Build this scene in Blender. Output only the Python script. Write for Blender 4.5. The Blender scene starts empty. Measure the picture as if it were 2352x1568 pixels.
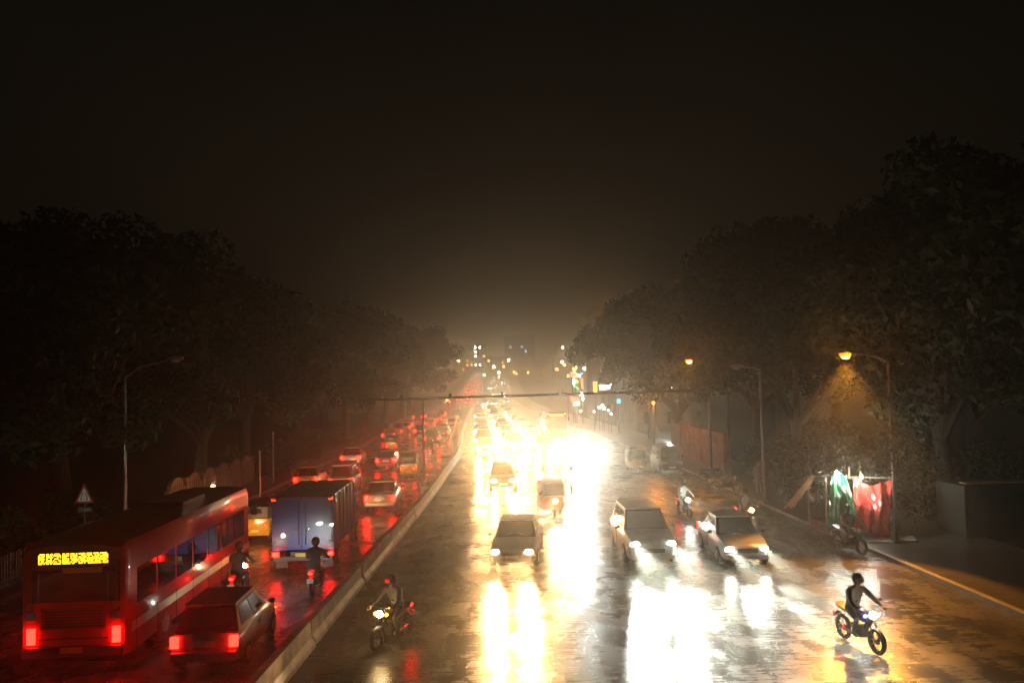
import bpy, bmesh, math, random
import numpy as np
from mathutils import Vector, Matrix

R = math.radians
PI = math.pi
random.seed(7)
rng = np.random.default_rng(7)
sc = bpy.context.scene
col = sc.collection

# ------------------------------------------------------------------ camera
CAM_H = 6.5
cd = bpy.data.cameras.new('camera')
cd.sensor_width = 36.0
cd.lens = 36.0 * 1900 / 2352
cd.clip_end = 6000
cam = bpy.data.objects.new('camera', cd)
col.objects.link(cam)
cam.matrix_world = (Matrix.Translation((0, 0, CAM_H)) @ Matrix.Rotation(R(-2.44), 4, 'Z')
                    @ Matrix.Rotation(R(90 + 2.89), 4, 'X') @ Matrix.Rotation(R(-1.43), 4, 'Z'))
sc.camera = cam

# ------------------------------------------------------------------ night sky (city glow on low cloud), no sun at night
world = bpy.data.worlds.new('World')
sc.world = world
world.use_nodes = True
wn, wl = world.node_tree.nodes, world.node_tree.links
for n in list(wn):
    wn.remove(n)
wo = wn.new('ShaderNodeOutputWorld')
wb = wn.new('ShaderNodeBackground')
wt = wn.new('ShaderNodeTexCoord')
ws = wn.new('ShaderNodeSeparateXYZ')
wr = wn.new('ShaderNodeValToRGB')
wl.new(wt.outputs['Generated'], ws.inputs[0])
wl.new(ws.outputs['Z'], wr.inputs[0])
wr.color_ramp.elements[0].position = 0.0
wr.color_ramp.elements[0].color = (1.0, 0.72, 0.42, 1)
wr.color_ramp.elements[1].position = 0.55
wr.color_ramp.elements[1].color = (0.16, 0.14, 0.115, 1)
wl.new(wr.outputs[0], wb.inputs['Color'])
SKY = 0.012
wnz = wn.new('ShaderNodeTexNoise')          # uneven low cloud
wnz.inputs['Scale'].default_value = 2.6
wnz.inputs['Detail'].default_value = 5
wl.new(wt.outputs['Generated'], wnz.inputs['Vector'])
wmr = wn.new('ShaderNodeMapRange')
wmr.inputs['From Min'].default_value = .3
wmr.inputs['From Max'].default_value = .7
wmr.inputs['To Min'].default_value = SKY * .65
wmr.inputs['To Max'].default_value = SKY * 1.35
wl.new(wnz.outputs['Fac'], wmr.inputs['Value'])
wl.new(wmr.outputs[0], wb.inputs['Strength'])
wl.new(wb.outputs[0], wo.inputs['Surface'])

sc.view_settings.view_transform = 'Standard'
sc.view_settings.look = 'None'
sc.view_settings.exposure = 0.0
sc.view_settings.gamma = 1.0
sc.cycles.use_denoising = True
sc.cycles.sample_clamp_indirect = 6.0
sc.cycles.max_bounces = 6
sc.cycles.volume_bounces = 0
sc.cycles.diffuse_bounces = 2
sc.cycles.glossy_bounces = 3
sc.cycles.transparent_max_bounces = 6

# strengths of the lamps the photograph shows
HEAD_W = 1500.0      # spot watts of one near headlight
TAIL = 85.0          # tail lamp emission
LENS = 150.0         # headlight lens emission
SODIUM_W = 800.0
HAZE = 0.0034

# ------------------------------------------------------------------ materials
MATS = {}
def mat(name, colr=(.5, .5, .5), rough=.5, metal=0.0, emit=None, strength=0.0, noise=None, coat=0.0, bump=None, spec=None):
    if name in MATS:
        return MATS[name]
    m = bpy.data.materials.new(name)
    m.use_nodes = True
    nt = m.node_tree
    b = nt.nodes['Principled BSDF']
    b.inputs['Base Color'].default_value = (*colr, 1)
    b.inputs['Roughness'].default_value = rough
    b.inputs['Metallic'].default_value = metal
    b.inputs['Coat Weight'].default_value = coat
    if spec is not None:
        b.inputs['Specular IOR Level'].default_value = spec
    if emit:
        b.inputs['Emission Color'].default_value = (*emit, 1)
        b.inputs['Emission Strength'].default_value = strength
    if noise:
        sc_, amt = noise
        tc = nt.nodes.new('ShaderNodeTexCoord')
        nz = nt.nodes.new('ShaderNodeTexNoise')
        nz.inputs['Scale'].default_value = sc_
        nz.inputs['Detail'].default_value = 6
        mr = nt.nodes.new('ShaderNodeMapRange')
        mr.inputs['From Min'].default_value = .3
        mr.inputs['From Max'].default_value = .7
        mr.inputs['To Min'].default_value = 1 - amt
        mr.inputs['To Max'].default_value = 1 + amt
        mx = nt.nodes.new('ShaderNodeVectorMath')
        mx.operation = 'SCALE'
        mx.inputs[0].default_value = colr
        nt.links.new(tc.outputs['Object'], nz.inputs['Vector'])
        nt.links.new(nz.outputs['Fac'], mr.inputs['Value'])
        nt.links.new(mr.outputs[0], mx.inputs['Scale'])
        nt.links.new(mx.outputs[0], b.inputs['Base Color'])
        if bump:
            bp = nt.nodes.new('ShaderNodeBump')
            bp.inputs['Strength'].default_value = bump
            bp.inputs['Distance'].default_value = .02
            nt.links.new(nz.outputs['Fac'], bp.inputs['Height'])
            nt.links.new(bp.outputs[0], b.inputs['Normal'])
    MATS[name] = m
    return m

def road_material():
    m = bpy.data.materials.new('wet_concrete')
    m.use_nodes = True
    nt = m.node_tree
    N, L = nt.nodes, nt.links
    b = N['Principled BSDF']
    geo = N.new('ShaderNodeNewGeometry')
    def noise(scale_vec, scale, detail=5, rough=.55):
        mp = N.new('ShaderNodeMapping')
        mp.inputs['Scale'].default_value = scale_vec
        L.new(geo.outputs['Position'], mp.inputs['Vector'])
        nz = N.new('ShaderNodeTexNoise')
        nz.inputs['Scale'].default_value = scale
        nz.inputs['Detail'].default_value = detail
        nz.inputs['Roughness'].default_value = rough
        L.new(mp.outputs[0], nz.inputs['Vector'])
        return nz
    patch = noise((1, .35, 1), .35)
    groove = noise((.5, 5.5, 1), 1.6, 6, .75)       # transverse tining: long across the road, short along it
    fine = noise((1, 1, 1), 60, 3)
    cr = N.new('ShaderNodeValToRGB')
    cr.color_ramp.elements[0].position = .3
    cr.color_ramp.elements[0].color = (.045, .040, .034, 1)
    cr.color_ramp.elements[1].position = .7
    cr.color_ramp.elements[1].color = (.10, .090, .075, 1)
    L.new(patch.outputs['Fac'], cr.inputs[0])
    L.new(cr.outputs[0], b.inputs['Base Color'])
    rr = N.new('ShaderNodeMapRange')
    rr.inputs['From Min'].default_value = .35
    rr.inputs['From Max'].default_value = .65
    rr.inputs['To Min'].default_value = .20
    rr.inputs['To Max'].default_value = .38
    L.new(groove.outputs['Fac'], rr.inputs['Value'])
    pr = N.new('ShaderNodeMapRange')
    pr.inputs['From Min'].default_value = .38
    pr.inputs['From Max'].default_value = .62
    pr.inputs['To Min'].default_value = .55
    pr.inputs['To Max'].default_value = 1.25
    worn = noise((1, .5, 1), 1.1, 8, .65)
    L.new(worn.outputs['Fac'], pr.inputs['Value'])
    mu = N.new('ShaderNodeMath')
    mu.operation = 'MULTIPLY'
    L.new(rr.outputs[0], mu.inputs[0])
    L.new(pr.outputs[0], mu.inputs[1])
    L.new(mu.outputs[0], b.inputs['Roughness'])
    b.inputs['Specular IOR Level'].default_value = .6
    add = N.new('ShaderNodeMath')
    add.operation = 'MULTIPLY_ADD'
    add.inputs[1].default_value = .12
    L.new(fine.outputs['Fac'], add.inputs[0])
    L.new(groove.outputs['Fac'], add.inputs[2])
    bp = N.new('ShaderNodeBump')
    bp.inputs['Strength'].default_value = .3
    bp.inputs['Distance'].default_value = .03
    L.new(add.outputs[0], bp.inputs['Height'])
    L.new(bp.outputs[0], b.inputs['Normal'])
    return m

M_ROAD = road_material()
M_GROUND = mat('wet_soil', (.035, .030, .022), .7, noise=(.4, .5))
M_PAVE = mat('wet_paving', (.06, .052, .043), .32, noise=(2.0, .35), bump=.3)
M_KERB = mat('kerb_concrete', (.22, .20, .17), .5, noise=(3.0, .3))
M_BARRIER = mat('barrier_concrete', (.42, .38, .31), .5, noise=(2.5, .4), bump=.4)
M_STEEL = mat('galvanised_steel', (.32, .32, .31), .35, .7, noise=(4, .2))
M_DARKSTEEL = mat('dark_steel', (.06, .055, .05), .4, .6)
M_RUBBER = mat('rubber', (.02, .02, .02), .6)
M_RIM = mat('rim_metal', (.35, .35, .36), .35, .8)
M_GLASS = mat('dark_glass', (.012, .014, .016), .06, coat=.5)
M_BLACK = mat('black_plastic', (.015, .015, .015), .4)
M_CHROME = mat('chrome', (.55, .55, .55), .15, 1.0)
M_PLATE = mat('plate_yellow', (.6, .42, .05), .5)
M_PLATEW = mat('plate_white', (.6, .6, .58), .5)
M_BARK = mat('bark', (.045, .034, .024), .8, noise=(3, .5), bump=.8)
M_BRICKW = mat('ochre_wall', (.20, .12, .065), .75, noise=(1.5, .35), bump=.3)
M_ORANGEW = mat('rust_wall', (.30, .11, .05), .7, noise=(1.2, .4))
M_BUILD = mat('grimy_plaster', (.16, .14, .115), .8, noise=(.25, .4))
M_NET = mat('building_net', (.13, .14, .12), .8, noise=(.5, .5))
M_SKIN = mat('skin', (.16, .085, .05), .5)
M_CLOTH = mat('dark_cloth', (.03, .03, .04), .55, noise=(9, .5), bump=1.0)
M_RAINCOAT = mat('pale_raincoat', (.38, .42, .42), .35, noise=(9, .25), bump=1.0)
M_HELM = mat('helmet_shell', (.03, .03, .03), .2, coat=.5)
M_TAIL = mat('tail_lamp_red', (.4, .01, .01), .3, emit=(1, .0022, .0012), strength=TAIL)
M_TAILO = mat('tail_lamp_orange', (.4, .1, .01), .3, emit=(1, .010, .0), strength=TAIL * .6)
M_TAILFAR = mat('tail_lamp_far', (.4, .01, .01), .3, emit=(1, .04, .02), strength=60)
M_TAILMID = mat('tail_lamp_queue', (.4, .01, .01), .3, emit=(1, .006, .003), strength=38)
M_HEADQ = mat('head_lamp_glare', (.8, .8, .75), .3, emit=(1, .9, .66), strength=LENS * 3)
M_TAILOFF = mat('tail_lens_off', (.25, .01, .01), .2)
M_HEADW = mat('head_lamp_cool', (.8, .8, .8), .3, emit=(.93, 1.0, .86), strength=LENS)
M_HEADY = mat('head_lamp_warm', (.8, .8, .7), .3, emit=(1, .70, .32), strength=LENS * .8)
M_HEADOFF = mat('head_lens_off', (.5, .5, .5), .08, coat=1)
M_AMBER = mat('amber_led', (.5, .25, 0), .4, emit=(1, .42, .01), strength=4.5)
M_INDIC = mat('indicator_lamp', (.5, .2, 0), .3, emit=(1, .34, .01), strength=60)
M_INDOFF = mat('indicator_off', (.4, .15, .01), .3)
M_BLUELED = mat('blue_led', (.05, .1, .5), .3, emit=(.06, .16, 1), strength=40)
M_SODIUM = mat('sodium_lens', (.8, .4, .1), .4, emit=(1, .12, .004), strength=5)
M_SODCORE = mat('sodium_core', (.8, .4, .1), .4, emit=(1, .34, .02), strength=420)
M_BULB = mat('white_bulb', (.9, .9, .85), .4, emit=(.95, 1, .85), strength=60)

# ------------------------------------------------------------------ mesh helpers
class MB:
    def __init__(self):
        self.v, self.f = [], []
    def add(self, vs, fs):
        o = len(self.v)
        self.v += [tuple(p) for p in vs]
        self.f += [tuple(i + o for i in f) for f in fs]
        return self
    def box(self, c, s, rot=None, taper=None):
        hx, hy, hz = s[0] / 2, s[1] / 2, s[2] / 2
        t = taper or (1, 1)
        vs = []
        for z, k in ((-hz, (1, 1)), (hz, t)):
            for x, y in ((-hx, -hy), (hx, -hy), (hx, hy), (-hx, hy)):
                vs.append(Vector((x * k[0], y * k[1], z)))
        if rot is not None:
            vs = [rot @ p for p in vs]
        vs = [p + Vector(c) for p in vs]
        return self.add(vs, [(0, 3, 2, 1), (4, 5, 6, 7), (0, 1, 5, 4), (1, 2, 6, 5), (2, 3, 7, 6), (3, 0, 4, 7)])
    def tube(self, pts, rad, n=8, cap=True):
        pts = [Vector(p) for p in pts]
        if not hasattr(rad, '__len__'):
            rad = [rad] * len(pts)
        rings = []
        for i, p in enumerate(pts):
            d = (pts[min(i + 1, len(pts) - 1)] - pts[max(i - 1, 0)]).normalized()
            a = Vector((0, 0, 1)) if abs(d.z) < .9 else Vector((1, 0, 0))
            u = d.cross(a).normalized()
            w = d.cross(u)
            rings.append([p + (u * math.cos(2 * PI * k / n) + w * math.sin(2 * PI * k / n)) * rad[i] for k in range(n)])
        return self.loft(rings, cap)
    def loft(self, rings, cap=True):
        n = len(rings[0])
        vs = [p for r in rings for p in r]
        fs = []
        for i in range(len(rings) - 1):
            for k in range(n):
                fs.append((i * n + k, i * n + (k + 1) % n, (i + 1) * n + (k + 1) % n, (i + 1) * n + k))
        if cap:
            fs.append(tuple(range(n))[::-1])
            fs.append(tuple((len(rings) - 1) * n + k for k in range(n)))
        return self.add(vs, fs)
    def disc(self, c, r, axis='X', w=.1, n=16):
        c = Vector(c)
        d = {'X': Vector((1, 0, 0)), 'Y': Vector((0, 1, 0)), 'Z': Vector((0, 0, 1))}[axis]
        return self.tube([c - d * w / 2, c + d * w / 2], r, n)
    def ball(self, c, r, n=10, m=6):
        c = Vector(c)
        if not hasattr(r, '__len__'):
            r = (r, r, r)
        rings = []
        for i in range(1, m):
            t = PI * i / m
            rings.append([c + Vector((r[0] * math.sin(t) * math.cos(2 * PI * k / n), r[1] * math.sin(t) * math.sin(2 * PI * k / n), -r[2] * math.cos(t))) for k in range(n)])
        return self.loft(rings)
    def build(self, name, m, parent=None, loc=None, smooth=False, bevel=0, seg=2):
        me = bpy.data.meshes.new(name)
        me.from_pydata(self.v, [], self.f)
        if bevel:
            bm = bmesh.new()
            bm.from_mesh(me)
            es = [e for e in bm.edges if len(e.link_faces) == 2 and e.calc_face_angle(0) > .35]
            bmesh.ops.bevel(bm, geom=es, offset=bevel, segments=seg, affect='EDGES', profile=.6, clamp_overlap=True)
            bm.to_mesh(me)
            bm.free()
        bm = bmesh.new()
        bm.from_mesh(me)
        bmesh.ops.recalc_face_normals(bm, faces=bm.faces)
        bm.to_mesh(me)
        bm.free()
        if smooth:
            me.shade_smooth()
            try:
                me.set_sharp_from_angle(angle=R(40))
            except Exception:
                pass
        me.materials.append(m)
        o = bpy.data.objects.new(name, me)
        col.objects.link(o)
        if parent:
            o.parent = parent
        if loc:
            o.location = loc
        return o

def empty(name, loc=(0, 0, 0), rz=0.0):
    o = bpy.data.objects.new(name, None)
    col.objects.link(o)
    o.location = loc
    o.rotation_euler = (0, 0, rz)
    o.empty_display_size = .2
    return o

def tag(o, label=None, cat=None, group=None, kind=None):
    if label:
        o['label'] = label
    if cat:
        o['category'] = cat
    if group:
        o['group'] = group
    if kind:
        o['kind'] = kind
    return o

def copy_tree(o, parent=None):
    c = o.copy()
    col.objects.link(c)
    if parent:
        c.parent = parent
    for ch in list(o.children):
        copy_tree(ch, c)
    return c

def base(o):
    return o.name.split('.')[0]

def walk(o):
    yield o
    for c in o.children:
        yield from walk(c)

def recolour(root, mapping):
    for o in walk(root):
        b = base(o)
        if b in mapping and o.type == 'MESH' and o.material_slots:
            o.material_slots[0].link = 'OBJECT'
            o.material_slots[0].material = mapping[b]

def drop(root, names):
    for o in list(walk(root)):
        if base(o) in names:
            bpy.data.objects.remove(o)

def point_lamp(name, parent, loc, w, colr, r=.12):
    d = bpy.data.lights.new(name, 'POINT')
    d.energy = w
    d.color = colr
    d.shadow_soft_size = r
    o = bpy.data.objects.new(name, d)
    col.objects.link(o)
    o.parent = parent
    o.location = loc
    return o

def spot_lamp(name, parent, loc, w, colr, down=R(5.5), yaw=0.0, cone=R(46), blend=1.0, r=.09):
    d = bpy.data.lights.new(name, 'SPOT')
    d.energy = w
    d.color = colr
    d.spot_size = cone
    d.spot_blend = blend
    d.shadow_soft_size = r
    o = bpy.data.objects.new(name, d)
    col.objects.link(o)
    o.parent = parent
    o.location = loc
    o.rotation_euler = (R(90) - down, 0, yaw)     # -Z of the lamp points to +Y
    return o

# ------------------------------------------------------------------ lie of the land
def gz(y):
    if y < 220:
        return 0.0
    t = y - 220
    return .00013 * t * t if t < 192 else 4.79 + (t - 192) * .05

def lerp_tab(tab, y):
    if y <= tab[0][0]:
        return tab[0][1]
    for (a, b), (c, d) in zip(tab, tab[1:]):
        if y <= c:
            t = (y - a) / (c - a)
            return b + (d - b) * t
    return tab[-1][1]
BAR = [(-30, -6.9), (0, -5.55), (18, -4.65), (34, -3.75), (50, -2.9), (75, -1.9), (103, -2.3), (140, -2.1), (200, -1.8), (300, 0), (600, 9), (900, 22)]
RIGHT = [(-30, 14.0), (33, 14.2), (60, 14.6), (100, 14.5), (200, 12.5), (300, 13), (600, 22), (900, 35)]
LEFT = [(-30, -15.6), (37, -15.0), (50, -13.6), (75, -12.9), (103, -12.6), (200, -12.2), (300, -11), (600, -2), (900, 11)]
def bar(y): return lerp_tab(BAR, y)
def rgt(y): return lerp_tab(RIGHT, y)
def lft(y): return lerp_tab(LEFT, y)

YS = [-30, -20, -10, 0, 6, 12, 18, 24, 30, 36, 43, 50, 58, 66, 75, 84, 93, 103, 115, 127, 140, 160, 180, 200, 220, 240, 260, 280, 300, 330, 360, 400, 440, 500, 560, 620, 700, 800, 900]

g = MB()
gy = [-900, -300, -60] + YS + [1200, 1600]
gx = [-1400, -400, -120, -40, 0, 40, 120, 400, 1400]
vs = [(x, y, gz(y) - .004) for y in gy for x in gx]
nx = len(gx)
fs = [(j * nx + i, j * nx + i + 1, (j + 1) * nx + i + 1, (j + 1) * nx + i) for j in range(len(gy) - 1) for i in range(nx - 1)]
tag(g.add(vs, fs).build('ground', M_GROUND), kind='structure')

def strip(name, fa, fb, m, za=0.0, zb=None, ys=YS):
    zb = za if zb is None else zb
    s = MB()
    vs = []
    for y in ys:
        vs += [(fa(y), y, gz(y) + za), (fb(y), y, gz(y) + zb)]
    s.add(vs, [(2 * i, 2 * i + 1, 2 * i + 3, 2 * i + 2) for i in range(len(ys) - 1)])
    return tag(s.build(name, m), kind='structure')
strip('road', lft, rgt, M_ROAD, .004)

def ribbon(name, fc, w, h, m, ys=YS, z0=0.0):
    s = MB()
    rings = []
    for y in ys:
        c = fc(y)
        z = gz(y) + z0
        rings.append([(c - w / 2, y, z - .1), (c + w / 2, y, z - .1), (c + w / 2, y, z + h), (c - w / 2, y, z + h)])
    s.loft(rings)
    return tag(s.build(name, m, bevel=0), kind='structure')
# pavements with kerbs
ribbon('kerb_right', lambda y: rgt(y) + .1, .2, .14, M_KERB)
ribbon('kerb_left', lambda y: lft(y) - .1, .2, .14, M_KERB)
ribbon('pavement_right', lambda y: rgt(y) + 2.7, 5.0, .13, M_PAVE)
ribbon('pavement_left', lambda y: lft(y) - 1.45, 2.5, .13, M_PAVE)

# ------------------------------------------------------------------ median barrier, block by block
mb_root = empty('median_barrier', (bar(34), 34, 0))
tag(mb_root, 'long grey concrete median barrier of separate blocks dividing the two carriageways', 'barrier')
joints = [-24, -17.5, -11, -4.5, 2, 8.5, 15, 21.5, 28, 34.4, 41, 48, 54.5, 62.5, 73.6]
y = 73.6
while y < 210:
    y += 7.5
    joints.append(y)
for a, b in zip(joints, joints[1:]):
    p, q = Vector((bar(a), a, gz(a))), Vector((bar(b), b, gz(b)))
    d = (q - p).normalized()
    n = Vector((d.y, -d.x, 0)) * 1
    jit = random.uniform(-.03, .03)
    h = .62 + random.uniform(-.04, .04)
    prof = [(-.24, 0), (.24, 0), (.22, .12), (.13, .26), (.11, h), (-.11, h), (-.13, .26), (-.22, .12)]
    rings = []
    for t in (p + d * .09, q - d * .09):
        rings.append([t + n * (u + jit) + Vector((0, 0, w)) - mb_root.location for u, w in prof])
    MB().loft(rings).build('barrier_block', M_BARRIER, mb_root, bevel=.012, seg=1)
# second run of blocks where the median splits
m2 = empty('median_barrier', (bar(80) - .9, 80, 0))
tag(m2, 'second concrete barrier run beside the first where the median doubles far ahead', 'barrier')
for i in range(9):
    a = 76 + i * 7.5
    b = a + 7.4
    w0 = lambda t: bar(t) - min(1.0, (t - 74) * .06)
    p, q = Vector((w0(a), a, 0)), Vector((w0(b), b, 0))
    rings = []
    for t in (p, q):
        rings.append([t + Vector((u, 0, w)) - m2.location for u, w in [(-.22, 0), (.22, 0), (.12, .26), (.1, .6), (-.1, .6), (-.12, .26)]])
    MB().loft(rings).build('barrier_block', M_BARRIER, m2)

# ------------------------------------------------------------------ sign gantry over the carriageway
gx0, gy0 = -3.22, 48.3
gt = empty('gantry', (gx0, gy0, 0))
tag(gt, 'thin steel gantry with one long crossbar spanning the road above the traffic', 'gantry')
MB().tube([(0, 0, 0), (0, 0, 5.75)], [.085, .07], 10).build('post', M_DARKSTEEL, gt, smooth=True)
MB().box((0, 0, .35), (.4, .4, .7)).build('footing', M_BARRIER, gt, bevel=.03)
MB().tube([(-3.5, 0, 5.72), (5, .1, 5.78), (17.9, 0, 5.82)], .075, 10).build('crossbar', M_DARKSTEEL, gt, smooth=True)
MB().tube([(17.9, .0, 0), (17.9, 0, 5.85)], .08, 10).build('post', M_DARKSTEEL, gt, smooth=True)
for x in (-1.2, 1.6, 4.6, 8.0, 11.4, 14.5):
    MB().box((x, 0, 5.9), (.16, .14, .2)).build('joint_clamp', M_DARKSTEEL, gt, bevel=.02)

# ------------------------------------------------------------------ street lamps
def street_lamp(x, y, h, arm, rise, lit, label, z0=0.0, watt=None, group='street lamps along the road', pole_mat=None, aim=None, cone=84):
    r = empty('street_lamp', (x, y, z0))
    tag(r, label, 'street lamp', group)
    pm = pole_mat or M_STEEL
    MB().tube([(0, 0, 0), (0, 0, 1.2), (0, 0, h)], [.085, .08, .05], 10).build('pole', pm, r, smooth=True)
    MB().box((0, 0, .12), (.32, .32, .24)).build('base_plate', pm, r, bevel=.02)
    s = 1 if arm > 0 else -1
    L = abs(arm)
    MB().tube([(0, 0, h - .05), (s * L * .3, 0, h + rise * .55), (s * L, 0, h + rise)], [.045, .038, .032], 8).build('arm', pm, r, smooth=True)
    hx, hz = s * (L + .2), h + rise
    rings = []
    for t, w, k in ((-.35, .06, .05), (-.2, .12, .09), (.1, .15, .1), (.35, .1, .06)):
        rings.append([(hx + s * t, w * math.cos(a), hz + k * math.sin(a) + .04) for a in [2 * PI * i / 10 for i in range(10)]])
    hd = MB().loft(rings).build('lamp_head', pm, r, smooth=True)
    ln = MB().ball((hx + s * .02, 0, hz - .07), (.23, .17, .12) if lit else (.2, .13, .09), 12, 8).build('lens', M_SODIUM if lit else M_HEADOFF, hd, smooth=True)
    if lit:
        MB().ball((hx + s * .02, -.03, hz - .16), (.15, .12, .07), 10, 7).build('bulb_glow', M_SODCORE, hd, smooth=True)
    if lit:
        sp = spot_lamp('lamp_light', r, (hx, 0, hz - .4), watt or SODIUM_W, (1, .36, .03), cone=R(cone), blend=.35, r=.14)
        d_ = Vector(aim) if aim else Vector((s * .25, -.25, -1))
        sp.rotation_euler = d_.to_track_quat('-Z', 'Y').to_euler()
    return r
street_lamp(15.7, 31, 7.0, -1.45, .35, True, 'lit sodium lamp over the tarpaulin stall, brightest orange lamp at the kerb', pole_mat=M_DARKSTEEL, watt=9000, cone=62, aim=(-.48, -.95, -1))
street_lamp(14.9, 53, 7.5, -1.0, .25, True, 'lit orange street lamp beside the unlit one near the parked vehicles', pole_mat=M_DARKSTEEL, watt=4000, cone=70, aim=(-.35, -.5, -1))
street_lamp(13.1 + 1.4, 42, 6.9, -1.0, .15, False, 'unlit street lamp between the two lit orange lamps at the kerb')
street_lamp(-15.7, 37.6, 7.2, 2.0, .75, False, 'unlit street lamp with a raised arm by the warning sign')
far_lamps = [(-13.2, 180, 7.6, 1.5, 1.0, 'orange street lamp at the far tip of the tree line'),
             (19.6, 172, 9.8, -1.2, 1.2, 'tall orange street lamp standing over the coloured shop signs'),
             (17, 330, 8.5, -1.2, 1, 'leftmost of three small orange lamps on the far hill'),
             (22.5, 345, 8.5, -1.2, 1, 'middle of three small orange lamps on the far hill'),
             (31, 368, 8.5, -1.2, 1, 'rightmost of three small orange lamps on the far hill'),
             (-12, 270, 8.5, 1.5, 1, 'small orange lamp on the far road left of the green signal'),
             (6, 420, 8.5, 1.5, 1, 'small orange lamp high on the far road among red tail lights'),
             (14, 520, 9, 1.5, 1, 'faint orange lamp near the top of the far hill road')]
for x, y_, h, a, p, lb in far_lamps:
    street_lamp(x, y_, h, a, .4, True, lb, gz(y_), SODIUM_W * 4.5 * p)

# low poles on the left verge
for x, y_, h, lb in ((-12.4, 47.6, 2.9, 'thin bare pole on the left verge between the arched wall and the road'),
                     (-14.2, 58, 3.4, 'thin pole under the trees behind the arched wall')):
    r = empty('verge_pole', (x, y_, .1))
    tag(r, lb, 'pole')
    MB().tube([(0, 0, 0), (0, 0, h)], [.05, .04], 8).build('shaft', M_STEEL, r, smooth=True)
    MB().box((0, 0, h), (.1, .1, .14)).build('cap', M_STEEL, r, bevel=.02)

# lit bollard lamp in front of the arched wall
r = empty('globe_lamp', (-14.2, 45, .13))
tag(r, 'small lit globe lamp on a dark post before the arched wall', 'lamp')
MB().tube([(0, 0, 0), (0, 0, 1.15)], .05, 8).build('post', M_DARKSTEEL, r, smooth=True)
MB().ball((0, 0, 1.28), .12, 12, 8).build('globe', mat('globe_warm', (.9, .7, .4), .4, emit=(1, .62, .3), strength=7), r, smooth=True)
point_lamp('globe_light', r, (.0, .0, 1.55), 45, (1, .5, .2), .1)
MB().tube([(0, 0, 1.38), (0, 0, 1.5)], [.06, .02], 8).build('finial', M_DARKSTEEL, r, smooth=True)

# arched compound wall
wl_ = empty('compound_wall', (-15.6, 41, .0))
tag(wl_, 'ochre compound wall with arched panels and grille behind the globe lamp', 'wall')
for i in range(6):
    yb = 3.0 + i * 2.6
    MB().box((-.2, yb, .75), (.25, 2.5, 1.5)).build('wall_panel', M_BRICKW, wl_, bevel=.02)
    pts = [(-.13, yb - .95, 1.5)] + [(-.13, yb + .95 * math.cos(PI - PI * k / 10), 1.5 + .55 * math.sin(PI * k / 10)) for k in range(11)] + [(-.13, yb + .95, 1.5)]
    rings = [[(x_ + dx, y__, z_) for x_, y__, z_ in pts] for dx in (-.18, .02)]
    MB().loft(rings).build('arch_panel', M_BRICKW, wl_)
    MB().box((-.2, yb + 1.3, .95), (.34, .18, 1.9)).build('pier', M_BRICKW, wl_, bevel=.02)
    for k in range(7):
        MB().box((.0, yb - .9 + k * .3, 1.0), (.02, .02, 1.4)).build('grille_bar', M_DARKSTEEL, wl_)

# ------------------------------------------------------------------ left railing: pickets one by one near, joined farther
fence = empty('picket_railing', (-15.9, 30, .1))
tag(fence, 'dark metal picket railing along the left verge below the warning sign', 'railing')
pk = MB().box((0, 0, .55), (.025, .025, 1.1)).build('picket', M_STEEL, fence)
pk.location = (0, -8, 0)
k = 0
while True:
    k += 1
    yy = -8 + k * .17
    if yy > 11:
        break
    c = pk.copy()
    col.objects.link(c)
    c.location = (0, yy, random.uniform(-.02, .02))
    c.rotation_euler = (random.uniform(-.02, .02), random.uniform(-.02, .02), 0)
for i in range(8):
    MB().box((0, -8.1 + i * 2.73, .62), (.06, .06, 1.25)).build('post', M_DARKSTEEL, fence)
for zz in (.2, .95):
    MB().box((0, 1.5, zz), (.03, 19.2, .04)).build('rail', M_DARKSTEEL, fence)
f2 = empty('picket_railing', (-14.2, 62, .1))
tag(f2, 'far stretch of dark railing under the trees past the arched wall', 'railing')
m_ = MB()
for k in range(200):
    yy = k * .3
    m_.box((lft(62 + yy) + .6 - 1.2, yy, .5), (.03, .03, 1.0))
tag(m_.build('picket_row', M_DARKSTEEL, f2), kind='stuff')
for x_ in range(0, 60, 6):
    MB().box((lft(62 + x_) - .6, x_, .55), (.06, .06, 1.15)).build('post', M_DARKSTEEL, f2)
f2.location.x = 0
# near low rail at the far left edge
nr = empty('guard_rail', (-15.7, 19, .1))
tag(nr, 'low two-bar guard rail at the lower left beside the road', 'guard rail')
for zz in (.45, .8):
    MB().tube([(0, -4, zz), (0, 4, zz)], .03, 8).build('rail', M_DARKSTEEL, nr, smooth=True)
for yy in (-3.8, -1.3, 1.3, 3.8):
    MB().tube([(0, yy, 0), (0, yy, .85)], .035, 8).build('post', M_DARKSTEEL, nr, smooth=True)

# ------------------------------------------------------------------ road-narrows warning sign
sg = empty('warning_sign', (-15.55, 33.5, .1))
tag(sg, 'triangular red-bordered road narrows warning sign with a small plate below', 'road sign')
MB().tube([(0, 0, 0), (0, 0, 2.7)], .035, 8).build('post', M_DARKSTEEL, sg, smooth=True)
M_SRED = mat('sign_red', (.45, .02, .015), .4)
M_SWHITE = mat('sign_white', (.72, .74, .66), .4)
def tri(s, y_, zc):
    pts = []
    for cx, cz, a0 in ((-s / 2, 0, 210), (s / 2, 0, -30), (0, s * .98, 90)):
        for da in (-45, 0, 45):
            pts.append((cx * .9 + .04 * math.cos(R(a0 + da)), y_, zc + cz * .95 + .04 * math.sin(R(a0 + da))))
    return [pts[2 - 0], pts[1], pts[0]][::-1] + pts[3:9]
def plate_poly(pts2, y0, y1):
    rings = [[(x_, yy, z_) for x_, z_ in pts2] for yy in (y0, y1)]
    return MB().loft(rings)
def tri2(s):
    return [(-s / 2, 0), (s / 2, 0), (.02, s * .98), (-.02, s * .98)]
SC = .76
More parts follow.
